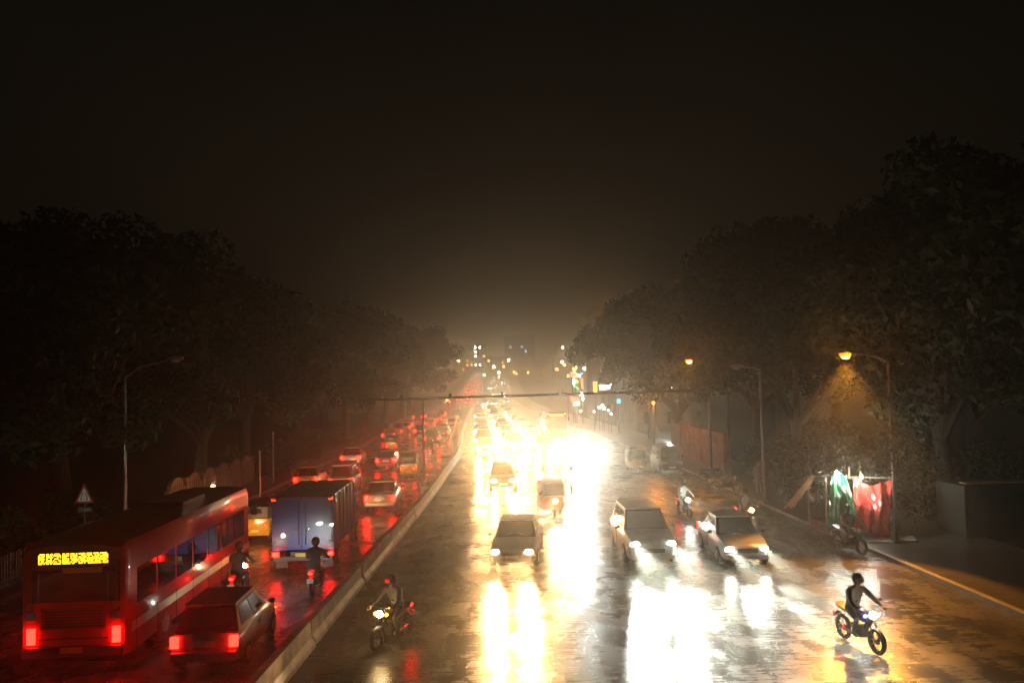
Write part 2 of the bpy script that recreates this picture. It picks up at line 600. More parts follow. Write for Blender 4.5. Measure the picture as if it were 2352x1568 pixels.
zc0 = 2.12
plate_poly([(x_, z_ + zc0) for x_, z_ in tri2(SC)], -.05, -.035).build('red_border', M_SRED, sg)
plate_poly([(x_ * .70, z_ * .70 + zc0 + .075) for x_, z_ in tri2(SC)], -.056, -.051).build('white_field', M_SWHITE, sg)
for s in (-1, 1):
    pts = [(s * .115, zc0 + .11), (s * .115, zc0 + .24), (s * .07, zc0 + .33), (s * .07, zc0 + .43)]
    bar_ = MB()
    for (xa, za), (xb, zb) in zip(pts, pts[1:]):
        bar_.add([(xa - .016, -.061, za), (xa + .016, -.061, za), (xb + .016, -.061, zb), (xb - .016, -.061, zb),
                  (xa - .016, -.057, za), (xa + .016, -.057, za), (xb + .016, -.057, zb), (xb - .016, -.057, zb)],
                 [(0, 1, 2, 3), (7, 6, 5, 4), (0, 3, 7, 4), (1, 5, 6, 2), (0, 4, 5, 1), (3, 2, 6, 7)])
    bar_.build('narrowing_mark', M_BLACK, sg)
pl = MB().box((.03, -.045, zc0 - .26), (.56, .012, .17)).build('distance_plate', mat('plate_dark', (.05, .055, .045), .5), sg, bevel=.004)
fc = bpy.data.curves.new('plate_text', 'FONT')
fc.body = '1 KM'
fc.size = .15
fc.align_x = 'CENTER'
fc.align_y = 'CENTER'
fc.extrude = .001
to = bpy.data.objects.new('plate_lettering', fc)
col.objects.link(to)
to.parent = pl
to.location = (.05, -.054, zc0 - .26)
to.rotation_euler = (R(90), 0, 0)
fc.materials.append(mat('letter_white', (.5, .53, .45), .5))
bpy.context.view_layer.update()
tme = bpy.data.meshes.new_from_object(to.evaluated_get(bpy.context.evaluated_depsgraph_get()))
tm_ = bpy.data.objects.new('distance_text', tme)
col.objects.link(tm_)
tm_.parent = pl
tm_.location = to.location
tm_.rotation_euler = to.rotation_euler
bpy.data.objects.remove(to)

# ------------------------------------------------------------------ trees
def leaf_material(name, c0, c1):
    m = bpy.data.materials.new(name)
    m.use_nodes = True
    N, L = m.node_tree.nodes, m.node_tree.links
    b = N['Principled BSDF']
    oi = N.new('ShaderNodeObjectInfo')
    geo = N.new('ShaderNodeNewGeometry')
    mx = N.new('ShaderNodeMix')
    mx.data_type = 'RGBA'
    mx.inputs[6].default_value = (*c0, 1)
    mx.inputs[7].default_value = (*c1, 1)
    L.new(geo.outputs['Random Per Island'], mx.inputs[0])
    L.new(mx.outputs[2], b.inputs['Base Color'])
    b.inputs['Roughness'].default_value = .6
    b.inputs['Specular IOR Level'].default_value = .2
    return m
M_LEAF = leaf_material('leaf_dark', (.016, .030, .010), (.034, .058, .017))
M_LEAF2 = leaf_material('leaf_olive', (.020, .028, .010), (.040, .050, .018))

def leaf_mesh(name, centres, radii, per, size, m, flat=1.0):
    """many small leaf faces spread through clumps"""
    P, NRM = [], []
    for c, r, n in zip(centres, radii, per):
        d = rng.normal(size=(n, 3))
        d /= np.linalg.norm(d, axis=1)[:, None]
        rad = r * (.35 + .65 * rng.random(n) ** .5)
        p = d * rad[:, None]
        p[:, 2] *= flat
        P.append(p + np.array(c))
        NRM.append(d + rng.normal(scale=.7, size=(n, 3)))
    P = np.concatenate(P)
    Nn = np.concatenate(NRM)
    Nn /= np.linalg.norm(Nn, axis=1)[:, None]
    n = len(P)
    a = rng.normal(size=(n, 3))
    U = np.cross(Nn, a)
    U /= np.linalg.norm(U, axis=1)[:, None]
    W = np.cross(Nn, U)
    s = size * (.55 + .9 * rng.random(n))[:, None]
    V = np.empty((n, 4, 3))
    V[:, 0] = P - U * s
    V[:, 1] = P + W * s * .45
    V[:, 2] = P + U * s
    V[:, 3] = P - W * s * .45
    me = bpy.data.meshes.new(name)
    me.vertices.add(4 * n)
    me.vertices.foreach_set('co', V.reshape(-1))
    me.loops.add(4 * n)
    me.loops.foreach_set('vertex_index', np.arange(4 * n, dtype=np.int32))
    me.polygons.add(n)
    me.polygons.foreach_set('loop_start', np.arange(0, 4 * n, 4, dtype=np.int32))
    me.update()
    me.validate()
    me.materials.append(m)
    return me

def tree_proto(kind, seed):
    """unit tree: height 1 = 14 m; returns (trunk mesh, crown mesh) in metres"""
    global rng
    rng = np.random.default_rng(seed)
    rr = random.Random(seed)
    H = 14.0
    tips = []
    tm = MB()
    lean = (rr.uniform(-.6, .6), rr.uniform(-.6, .6))
    fork = rr.uniform(2.6, 3.8)
    tm.tube([(0, 0, -.2), (lean[0] * .15, lean[1] * .15, fork * .5), (lean[0] * .4, lean[1] * .4, fork)], [.55, .42, .36], 10)
    nl = 7
    for i in range(nl):
        a = 2 * PI * i / nl + rr.uniform(-.35, .35)
        spread = rr.uniform(3.2, 6.6) if kind == 'wide' else rr.uniform(2.0, 4.2)
        top = rr.uniform(7.5, 12.0)
        p0 = Vector((lean[0] * .4, lean[1] * .4, fork - .2))
        p2 = Vector((math.cos(a) * spread, math.sin(a) * spread, top))
        p1 = p0.lerp(p2, .5) + Vector((rr.uniform(-.5, .5), rr.uniform(-.5, .5), -.5 if kind == 'wide' else .4))
        tm.tube([p0, p1, p2], [.24, .15, .05], 7)
        tips.append(p2)
        for j in range(3):
            q = p1.lerp(p2, rr.uniform(.1, .8))
            e = q + Vector((rr.uniform(-2.4, 2.4), rr.uniform(-2.4, 2.4), rr.uniform(-.4, 2.2)))
            tm.tube([q, q.lerp(e, .5) + Vector((0, 0, .2)), e], [.09, .06, .025], 5)
            tips.append(e)
    trunk = tm.build('trunk', M_BARK, smooth=True)
    cs, rs, per = [], [], []
    for t in tips:
        cs.append((t.x, t.y, t.z + .4))
        rs.append(rr.uniform(1.1, 1.9))
        per.append(420)
    n_extra = 46
    rx = 7.6 if kind == 'wide' else 5.0
    for i in range(n_extra):
        a = rr.uniform(0, 2 * PI)
        u = rr.random() ** .5
        zz = (12.9 - 4.2 * u ** 2.2) if rr.random() < .62 else rr.uniform(4.6, 10.5)
        cs.append((math.cos(a) * rx * u, math.sin(a) * rx * u, zz + rr.uniform(-.7, .6)))
        rs.append(rr.uniform(.9, 1.9))
        per.append(360)
    crown = leaf_mesh('crown', cs, rs, per, .2, M_LEAF if kind == 'wide' else M_LEAF2, .75)
    tmesh = trunk.data
    bpy.data.objects.remove(trunk)
    return tmesh, crown
PROTO = [tree_proto('wide', 3), tree_proto('wide', 11), tree_proto('tall', 5), tree_proto('wide', 23)]

def tree(x, y, p, s, rz, label, group, sz=1.0):
    t = empty('tree', (x, y, gz(y)), rz)
    tag(t, label, 'tree', group)
    for nm, me in zip(('trunk', 'crown'), PROTO[p]):
        o = bpy.data.objects.new(nm, me)
        col.objects.link(o)
        o.parent = t
        o.scale = (s, s, s * sz)
    return t
left_trees = [(-24, 22, 0, .95, 'dark spreading tree at the left edge of the picture behind the near guard rail'),
              (-20.5, 34, 1, 1.0, 'broad dark tree directly behind the road narrows sign'),
              (-21.5, 44, 3, 1.14, 'tallest broad tree on the left, its rounded top highest against the sky'),
              (-18.5, 56, 0, 1.05, 'broad tree rising behind the arched wall'),
              (-19, 68, 2, 1.12, 'narrow-crowned tree just past the arched wall'),
              (-17.5, 81, 1, 1.08, 'spreading tree overhanging the left carriageway near the gantry tip'),
              (-17.5, 96, 3, 1.1, 'ragged-topped tree behind the gantry tip'),
              (-18, 114, 2, 1.3, 'tall bushy tree with a knobbly top past the gantry'),
              (-17, 132, 0, 1.15, 'hazy spreading tree halfway down the left tree line'),
              (-17, 152, 3, 1.2, 'hazy tree two before the end of the left tree line'),
              (-16, 176, 1, 1.25, 'pale hazy tree last but one in the left tree line'),
              (-17, 204, 3, 1.55, 'palest hazy tree at the far end of the left tree line'),
              (-33, 52, 1, 1.2, 'tree in the dark second row behind the tallest left tree')]
for i, (x, y_, p, s, lb) in enumerate(left_trees):
    tree(x, y_, p, s, i * 1.3, lb, 'trees along the left verge')
right_trees = [(33, 58, 3, 1.2, 'dark tree in the second row behind the parked vehicles'), (34, 78, 0, 1.3, 'dark tree in the second row behind the tall narrow tree'),
               (30, 34, 3, 1.0, 'dark tree in the second row behind the kiosk'), (26, 27, 1, 1.25, 'towering dark tree at the right edge of the picture'),
               (20.5, 36, 2, 1.0, 'tree just behind the red and green tarpaulin stall'),
               (27, 44, 0, 1.25, 'broad dark tree behind the stall in the second row'),
               (19.5, 50, 3, 1.0, 'tree beside the unlit kerb lamp on the right'),
               (21, 62, 1, 1.15, 'broad tree behind the lit kerb lamp and parked vehicles'),
               (18.5, 76, 0, 1.12, 'wide tree spreading over the road before the coloured signs'),
               (19, 90, 3, 1.1, 'tree whose leafy tip reaches farthest out over the right carriageway'),
               (26, 70, 2, 1.45, 'tall narrow tree topping the right-hand tree line')]
for i, (x, y_, p, s, lb) in enumerate(right_trees):
    tree(x, y_, p, s, i * 2.1 + .5, lb, 'trees along the right pavement')

# shrubs
def shrub(x, y, h, w, label, seed, group='shrubs on the left verge', m=None):
    global rng
    rng = np.random.default_rng(seed)
    rr = random.Random(seed)
    t = empty('shrub', (x, y, .1))
    tag(t, label, 'shrub', group)
    cs = [(rr.uniform(-w, w) * .6, rr.uniform(-w, w) * .8, rr.uniform(.25, h * .85)) for _ in range(22)]
    me = leaf_mesh('foliage', cs, [rr.uniform(.3, .6) * h * .5 for _ in cs], [150] * len(cs), .1, m or M_LEAF)
    o = bpy.data.objects.new('foliage', me)
    col.objects.link(o)
    o.parent = t
    st = MB()
    for _ in range(5):
        st.tube([(0, 0, -.1), (rr.uniform(-w, w) * .4, rr.uniform(-w, w) * .4, h * .6)], [.04, .012], 5)
    st.build('stems', M_BARK, t)
sh = [(-17.3, 30.5, 2.6, 1.6, 'bushy green shrub below the road narrows sign'), (-17.6, 26, 2.2, 1.6, 'low shrub left of the warning sign behind the pickets'),
      (-17.5, 36.5, 2.3, 1.5, 'shrub at the foot of the unlit left street lamp'), (-17.2, 22, 2.0, 1.5, 'shrub by the guard rail at the left edge'),
      (-16.8, 59, 2.6, 1.6, 'shrub at the far end of the arched wall'), (-15.6, 66, 2.6, 1.7, 'shrub under the trees by the far railing'),
      (-15.4, 76, 2.8, 1.8, 'shrub overhanging the far railing near the gantry'), (-15.2, 88, 2.8, 1.8, 'hazy shrub deep under the left trees')]
for i, (x, y_, h, w, lb) in enumerate(sh):
    shrub(x, y_, h, w, lb, 40 + i)

for i, (x, y_, h, w, lb) in enumerate([(19.6, 36.5, 3.2, 1.9, 'added dark shrub mass right behind the tarpaulin stall'), (18.6, 41.5, 3.0, 1.9, 'added dark shrub behind the people on the pavement'),
                                       (18.4, 47, 3.0, 1.9, 'added dark shrub beside the kerb trees past the people'), (18.4, 53, 3.0, 1.9, 'added dark shrub behind the pole of the farther lit lamp'),
                                       (23.5, 37, 3.6, 2.3, 'added tall dark shrub between stall and kiosk'), (22.5, 45, 3.8, 2.4, 'added tall dark shrub deep under the right-hand trees'), (22.5, 54, 3.8, 2.4, 'added tall dark shrub deep under the trees by the rust wall')]):
    shrub(x, y_, h, w, lb, 80 + i, 'shrubs added to darken the pale gap behind the right pavement')  # row added to cover the pale lit haze under the trees

# creeper growing on the lamp pole by the stall: lit orange by the lamp
rng = np.random.default_rng(77)
cr = empty('creeper', (16.0, 31.2, 0))
tag(cr, 'leafy creeper climbing the lamp pole, its leaves lit orange', 'creeper')
cs = [(random.uniform(-.55, .3), random.uniform(-.5, .4), z) for z in np.linspace(3.0, 6.3, 16)] + [(.9, .2, 3.3), (1.2, 0, 3.0), (.7, -.1, 3.8), (1.0, .2, 4.2)]
o = bpy.data.objects.new('leaves', leaf_mesh('leaves', cs, [.38] * len(cs), [46] * len(cs), .09, M_LEAF2))
col.objects.link(o)
o.parent = cr
MB().tube([(-.2, 0, .1), (-.32, -.12, 2), (-.2, .1, 4), (-.3, -.1, 6.3)], [.03, .03, .025, .01], 6).build('vine_stem', M_BARK, cr)

# ------------------------------------------------------------------ people (one continuous skin each)
def skin_body(name, joints, edges, m, root=0):
    me = bpy.data.meshes.new(name)
    me.from_pydata([j[0] for j in joints], edges, [])
    o = bpy.data.objects.new(name, me)
    col.objects.link(o)
    md = o.modifiers.new('skin', 'SKIN')
    md.use_smooth_shade = True
    for i, j in enumerate(joints):
        sv = me.skin_vertices[0].data[i]
        rr_ = j[1]
        sv.radius = rr_ if hasattr(rr_, '__len__') else (rr_, rr_)
        sv.use_root = (i == root)
    o.modifiers.new('sub', 'SUBSURF').levels = 2
    o.modifiers['sub'].render_levels = 2
    bpy.context.view_layer.update()
    dg = bpy.context.evaluated_depsgraph_get()
    nm = bpy.data.meshes.new_from_object(o.evaluated_get(dg))
    bpy.data.objects.remove(o)
    nm.name = name
    nm.materials.clear()
    nm.materials.append(m)
    nm.shade_smooth()
    return nm

def figure_joints(pelvis, chest, neck, headp, sh, el, wr, hip, kn, an, toe, fat=1.0):
    J, E = [], []
    def a(p, r_):
        J.append((tuple(p), r_))
        return len(J) - 1
    p = a(pelvis, .155 * fat)
    w = a((Vector(pelvis) + Vector(chest)) / 2, .15 * fat)
    c = a(chest, .175 * fat)
    n = a(neck, .065)
    h0 = a(Vector(headp) - Vector((0, 0, .06)), .085)
    h1 = a(Vector(headp) + Vector((0, .01, .06)), .095)
    E += [(p, w), (w, c), (c, n), (n, h0), (h0, h1)]
    for s in (-1, 1):
        def mir(q): return (q[0] * s, q[1], q[2])
        i0 = a(mir(sh), .085 * fat)
        i1 = a(mir(el), .055 * fat)
        i2 = a(mir(wr), .035)
        v = (Vector(mir(wr)) - Vector(mir(el))).normalized()
        i3 = a(Vector(mir(wr)) + v * .07, .04)
        E += [(c, i0), (i0, i1), (i1, i2), (i2, i3)]
        k0 = a(mir(hip), .115 * fat)
        k1 = a(mir(kn), .075 * fat)
        k2 = a(mir(an), .048)
        k3 = a(mir(toe), .04)
        E += [(p, k0), (k0, k1), (k1, k2), (k2, k3)]
    return J, E

J, E = figure_joints((0, -.28, .86), (0, -.1, 1.22), (0, -.03, 1.42), (0, .02, 1.58), (.2, -.06, 1.36), (.33, .2, 1.12), (.33, .44, 1.03),
                     (.11, -.2, .84), (.2, .22, .72), (.16, -.02, .36), (.16, .16, .3))
RIDER = skin_body('body', J, E, M_CLOTH)
J, E = figure_joints((0, 0, .93), (0, .02, 1.28), (0, .02, 1.46), (0, .04, 1.6), (.19, .01, 1.4), (.25, -.03, 1.13), (.24, .08, .9),
                     (.1, 0, .88), (.11, .03, .5), (.11, -.02, .1), (.12, .16, .05), 1.1)
STAND = skin_body('body', J, E, M_RAINCOAT)

def hands(parent, wr, d):
    for s in (-1, 1):
        h = MB()
        b0 = Vector((wr[0] * s, wr[1], wr[2])) + Vector(d) * .07
        h.box(b0, (.075, .05, .085))
        for k, L in enumerate((.062, .07, .067, .052)):
            off = Vector(((-.028 + .019 * k) * s, .02, -.01))
            q = b0 + off
            h.tube([q, q + Vector((0, L * .55, -.012)), q + Vector((0, L * .7, -.05))], [.0095, .009, .007], 6)
        q = b0 + Vector((-.035 * s, .0, .0))
        h.tube([q, q + Vector((-.02 * s, .03, -.015)), q + Vector((-.012 * s, .055, -.03))], [.011, .01, .008], 6)
        h.build('hand', M_SKIN, parent, smooth=True)

def rider(loc, rz, label, coat, z=0.0, helmet=True):
    p = empty('person', loc, rz)
    p.location.z += z
    tag(p, label, 'person', 'riders on two-wheelers')
    o = bpy.data.objects.new('body', RIDER)
    col.objects.link(o)
    o.parent = p
    o.material_slots[0].link = 'OBJECT'
    o.material_slots[0].material = coat
    if helmet:
        h = MB().ball((0, .02, 1.62), (.135, .155, .15), 14, 9).build('helmet', M_HELM, p, smooth=True)
        MB().box((0, .155, 1.6), (.19, .03, .1)).build('visor', M_GLASS, h, bevel=.02)
    else:
        MB().ball((0, 0, 1.65), (.105, .12, .1), 12, 8).build('hair', M_BLACK, p, smooth=True)
        MB().box((0, .115, 1.585), (.03, .03, .04), taper=(.5, .4)).build('nose', M_SKIN, p)
    hands(p, (.33, .44, 1.03), (0, 1, -.3))
    return p

# ------------------------------------------------------------------ vehicles (local front = +Y, ground at z = 0)
PAINT = {}
def paint(name, c, metal=.2):
    if name not in PAINT:
        PAINT[name] = mat('paint_' + name, c, .28, metal, coat=.8, noise=(6, .12))
    return PAINT[name]

def wheel(parent, x, y, r, w):
    t = MB()
    s = 1 if x > 0 else -1
    prof = [(-w / 2, r * .62), (-w / 2, r * .93), (-w * .36, r), (w * .36, r), (w / 2, r * .93), (w / 2, r * .62)]
    rings = [[(px, rr_ * math.cos(2 * PI * k / 18), rr_ * math.sin(2 * PI * k / 18)) for k in range(18)] for px, rr_ in prof]
    t.loft(rings, cap=True)
    wo_ = t.build('wheel', M_RUBBER, parent, (x, y, r), smooth=True)
    rm = MB().disc((s * w * .5, 0, 0), r * .58, 'X', .03, 16)
    for k in range(5):
        a = 2 * PI * k / 5
        rm.box((s * (w * .5 + .012), math.cos(a) * r * .3, math.sin(a) * r * .3), (.02, .05, r * .5), Matrix.Rotation(PI / 2 - a, 3, 'X').to_3x3())
    rm.build('rim', M_RIM, wo_)
    return wo_

def ring_section(y, hw, z0, z1, tuck=.9, n=None):
    """body cross-section: rounded box"""
    zm = z0 + (z1 - z0) * .45
    return [(-hw * .86, y, z0), (hw * .86, y, z0), (hw * .97, y, z0 + .1), (hw, y, zm), (hw * .985, y, z1 - .12), (hw * tuck, y, z1),
            (0, y, z1 + .03), (-hw * tuck, y, z1), (-hw * .985, y, z1 - .12), (-hw, y, zm), (-hw * .97, y, z0 + .1)]

def make_car(kind):
    P = {'hatch': dict(L=3.7, W=1.66, H=1.5, hood=.92, cab=(-1.7, .95), roof=(-1.35, .2), wb=1.2, r=.29),
         'sedan': dict(L=4.35, W=1.72, H=1.46, hood=.9, cab=(-1.45, .95), roof=(-.85, .2), wb=1.32, r=.31),
         'suv': dict(L=4.5, W=1.86, H=1.78, hood=1.08, cab=(-2.1, 1.0), roof=(-1.85, .35), wb=1.38, r=.36),
         'van': dict(L=3.8, W=1.56, H=1.86, hood=1.05, cab=(-1.84, 1.5), roof=(-1.7, .95), wb=1.15, r=.28)}[kind]
    L, W, H, hd = P['L'], P['W'], P['H'], P['hood']
    f, b, hw = L / 2, -L / 2, W / 2
    r0 = empty('car')
    belt = hd + .04
    decklow = hd + (.06 if kind == 'sedan' else .0)
    st = [(b, hw * .84, .42, belt - .18), (b + .06, hw * .93, .32, belt - .04), (b + .35, hw * .99, .24, belt), (b + 1.0, hw, .2, belt),
          (0, hw, .2, belt), (f - 1.25, hw, .2, belt - .01), (f - .7, hw * .98, .22, belt - .08), (f - .25, hw * .93, .26, belt - .16), (f - .05, hw * .84, .3, belt - .28), (f, hw * .7, .36, belt - .38)]
    MB().loft([ring_section(*s) for s in st]).build('body', paint('silver', (.35, .35, .36)), r0, smooth=True)
    # greenhouse
    (c0, c1), (t0, t1) = P['cab'], P['roof']
    zb, zt = belt - .03, H
    wb_, wt = hw * .9, hw * .7
    gh = [(-wb_, c0, zb), (wb_, c0, zb), (wb_, c1, zb), (-wb_, c1, zb), (-wt, t0, zt - .05), (wt, t0, zt - .05), (wt, t1, zt - .05), (-wt, t1, zt - .05)]
    g_ = MB().add(gh, [(0, 1, 5, 4), (1, 2, 6, 5), (2, 3, 7, 6), (3, 0, 4, 7), (4, 5, 6, 7)])
    g_.build('cabin_frame', MATS['black_plastic'], r0, bevel=.05)
    V = [Vector(p) for p in gh]
    def pane(name, q, u0, u1, v0, v1, off=.012):
        a_, b_, c_, d_ = q
        n_ = (b_ - a_).cross(d_ - a_).normalized()
        def pt(u, v): return (a_.lerp(b_, u)).lerp(d_.lerp(c_, u), v) + n_ * off
        vs_ = [pt(u0, v0), pt(u1, v0), pt(u1, v1), pt(u0, v1)]
        vs2 = [p_ - n_ * .02 for p_ in vs_]
        MB().add(vs_ + vs2, [(0, 1, 2, 3), (7, 6, 5, 4), (0, 4, 5, 1), (1, 5, 6, 2), (2, 6, 7, 3), (3, 7, 4, 0)]).build(name, M_GLASS, r0)
    pane('rear_window', (V[0], V[1], V[5], V[4]), .09, .91, .18, .9)
    pane('windscreen', (V[2], V[3], V[7], V[6]), .07, .93, .1, .92)
    for q in ((V[1], V[2], V[6], V[5]), (V[3], V[0], V[4], V[7])):
        pane('side_window', q, .1, .49, .14, .88)
        pane('side_window', q, .53, .88, .14, .88)
    MB().box((0, (t0 + t1) / 2, zt - .02), (wt * 2.06, (t1 - t0) * 1.04, .07)).build('roof', MATS['paint_silver'], r0, bevel=.03)
    MB().box((0, b - .02, .45), (W * .9, .16, .22)).build('bumper', MATS['paint_silver'], r0, bevel=.05)
    MB().box((0, f - .05, .38), (W * .8, .16, .2)).build('bumper', MATS['paint_silver'], r0, bevel=.05)
    MB().box((0, f - .02, .58), (W * .42, .06, .14)).build('grille', M_BLACK, r0, bevel=.01)
    MB().box((0, b - .04, .72), (.5, .02, .13)).build('number_plate', M_PLATEW, r0)
    for s in (-1, 1):
        MB().box((s * hw * .80, b + .02, belt - .2), (.2, .12, .26 if kind != 'van' else .34)).build('tail_light', M_TAIL, r0, bevel=.03)
        MB().ball((s * hw * .66, f - .12, belt - .32), (.17, .13, .085), 12, 8).build('headlight', M_HEADW, r0, smooth=True)
        MB().box((s * (hw + .09), c1 - .25, belt + .06), (.16, .08, .12)).build('side_mirror', M_BLACK, r0, bevel=.03)
        for yy in (P['wb'], -P['wb']):
            wheel(r0, s * (hw - .09), yy, P['r'], .19)
        MB().box((s * hw * .9, f - .06, belt - .42), (.1, .08, .06)).build('indicator', M_INDOFF, r0, bevel=.01)
        MB().tube([(s * .45, c1 - .02, belt + .03), (s * .1, c1 - .2, belt + .13)], .012, 5).build('wiper', M_BLACK, r0)
        MB().box((s * (hw + .002), -.15, (belt + .3) / 2), (.012, .012, belt - .42)).build('door_seam', M_BLACK, r0)
        MB().box((s * (hw + .012), -.35, belt - .16), (.03, .16, .03)).build('door_handle', M_CHROME, r0, bevel=.005)
    MB().box((0, f + .02, .46), (.46, .02, .12)).build('number_plate', M_PLATEW, r0)
    MB().box((0, b - .015, belt - .14), (.28, .03, .03)).build('boot_handle', M_CHROME, r0)
    r0['lamp'] = (hw * .66, f + .04, belt - .32)
    return r0

def make_rickshaw():
    r0 = empty('auto_rickshaw')
    st = [(-1.28, .52, .4, 1.0), (-1.2, .62, .3, 1.02), (-.6, .64, .28, 1.0), (-.1, .62, .28, .75), (.35, .58, .3, .7), (.9, .42, .35, .98), (1.18, .26, .42, 1.0), (1.26, .14, .5, .92)]
    MB().loft([ring_section(*s) for s in st]).build('body', paint('yellow', (.45, .27, .02), 0), r0, smooth=True)
    hood = []
    for yy, w, zt in ((-1.25, .56, 1.5), (-1.1, .62, 1.68), (-.4, .64, 1.74), (.5, .58, 1.72), (.72, .55, 1.66)):
        hood.append([(-w, yy, 1.0 if yy < -.3 else 1.52), (-w, yy, 1.5), (-w * .86, yy, zt - .05), (0, yy, zt), (w * .86, yy, zt - .05), (w, yy, 1.5), (w, yy, 1.0 if yy < -.3 else 1.52), (w * .9, yy, 1.0 if yy < -.3 else 1.52), (w * .8, yy, zt - .1), (0, yy, zt - .05), (-w * .8, yy, zt - .1), (-w * .9, yy, 1.0 if yy < -.3 else 1.52)])
    MB().loft(hood).build('canopy', mat('black_canvas', (.02, .02, .02), .45), r0)
    MB().box((0, -1.245, 1.28), (1.1, .04, .5)).build('rear_panel', MATS['black_canvas'], r0, bevel=.02)
    MB().box((0, -1.27, 1.35), (.6, .012, .2)).build('rear_window', M_GLASS, r0)
    MB().box((0, .92, 1.32), (.95, .02, .58), Matrix.Rotation(R(14), 3, 'X')).build('windscreen', M_GLASS, r0, bevel=.005)
    for s in (-1, 1):
        MB().tube([(s * .5, 1.0, 1.0), (s * .53, .76, 1.64)], .022, 6).build('pillar', M_BLACK, r0)
        MB().ball((s * .42, -1.29, .72), (.07, .04, .07), 10, 7).build('tail_light', M_TAIL, r0, smooth=True)
        wheel(r0, s * .56, -.85, .22, .12)
        MB().box((s * .66, .85, 1.15), (.12, .03, .1)).build('side_mirror', M_BLACK, r0, bevel=.01)
    MB().ball((0, 1.24, .82), (.1, .07, .1), 12, 8).build('headlight', M_HEADY, r0, smooth=True)
    wheel(r0, .02, 1.0, .22, .12)
    MB().box((0, .82, .3), (.3, .5, .08)).build('mudguard', M_BLACK, r0, bevel=.03)
    MB().box((0, -1.3, .5), (.36, .02, .12)).build('number_plate', M_PLATE, r0)
    MB().box((0, -.75, .8), (1.0, .5, .3)).build('seat', M_BLACK, r0, bevel=.05)
    r0['lamp'] = (0, 1.34, .82)
    return r0

def make_bike():
    r0 = empty('motorbike')
    for yy in (-.62, .66):
        t = MB()
        prof = [(-.045, .22), (-.05, .28), (0, .31), (.05, .28), (.045, .22)]
        rings = [[(px, rr_ * math.cos(2 * PI * k / 18), rr_ * math.sin(2 * PI * k / 18)) for k in range(18)] for px, rr_ in prof]
        t.loft(rings, cap=False)
        w = t.build('wheel', M_RUBBER, r0, (0, yy, .31), smooth=True)
        MB().disc((0, 0, 0), .06, 'X', .1, 10).build('hub', M_RIM, w)
        rm = MB()
        for k in range(6):
            a = PI * k / 6
            rm.tube([(0, math.cos(a) * .23, math.sin(a) * .23), (0, -math.cos(a) * .23, -math.sin(a) * .23)], .008, 5)
        rm.build('spokes', M_RIM, w)
    MB().tube([(0, -.62, .31), (0, -.15, .42), (0, .2, .5), (0, .42, .85)], .035, 8).build('frame', M_BLACK, r0, smooth=True)
    MB().box((0, .02, .42), (.24, .4, .3)).build('engine', M_DARKSTEEL, r0, bevel=.05)
    MB().ball((0, .17, .78), (.15, .27, .14), 12, 8).build('fuel_tank', paint('maroon', (.16, .02, .02)), r0, smooth=True)
    MB().loft([[(-.1, yy, z - .04), (.1, yy, z - .04), (.13, yy, z + .04), (0, yy, z + .06), (-.13, yy, z + .04)] for yy, z in ((-.75, .84), (-.55, .78), (-.2, .74), (-.02, .78))]).build('seat', M_BLACK, r0, smooth=True)
    for s in (-1, 1):
        MB().tube([(s * .07, .66, .31), (s * .07, .44, .92)], .02, 7).build('fork', M_CHROME, r0, smooth=True)
        MB().tube([(s * .02, .42, .96), (s * .2, .42, 1.02), (s * .37, .34, 1.0)], .014, 6).build('handlebar', M_CHROME, r0, smooth=True)
        MB().tube([(s * .26, .42, 1.02), (s * .3, .42, 1.16)], .006, 5).build('mirror_stalk', M_BLACK, r0)
        MB().ball((s * .31, .42, 1.19), (.055, .015, .04), 8, 6).build('mirror', M_BLACK, r0, smooth=True)
        MB().ball((s * .17, .5, .86), .035, 8, 6).build('indicator', M_INDOFF, r0, smooth=True)
        MB().tube([(s * .1, -.6, .34), (s * .12, -.1, .3)], [.045, .03], 8).build('exhaust' if s > 0 else 'foot_rest', M_CHROME, r0, smooth=True)
    MB().ball((0, .56, .88), (.085, .075, .085), 12, 8).build('headlight', M_HEADW, r0, smooth=True)
    MB().ball((0, -.86, .78), (.07, .04, .05), 10, 6).build('tail_light', M_TAIL, r0, smooth=True)
    MB().loft([[(-.07, yy, z), (.07, yy, z), (.06, yy, z + .02), (-.06, yy, z + .02)] for yy, z in ((-.9, .55), (-.8, .66), (-.6, .68))]).build('mudguard', M_BLACK, r0)
    MB().box((0, -.91, .56), (.2, .01, .14)).build('number_plate', M_PLATEW, r0)
    r0['lamp'] = (0, .66, .88)
    return r0

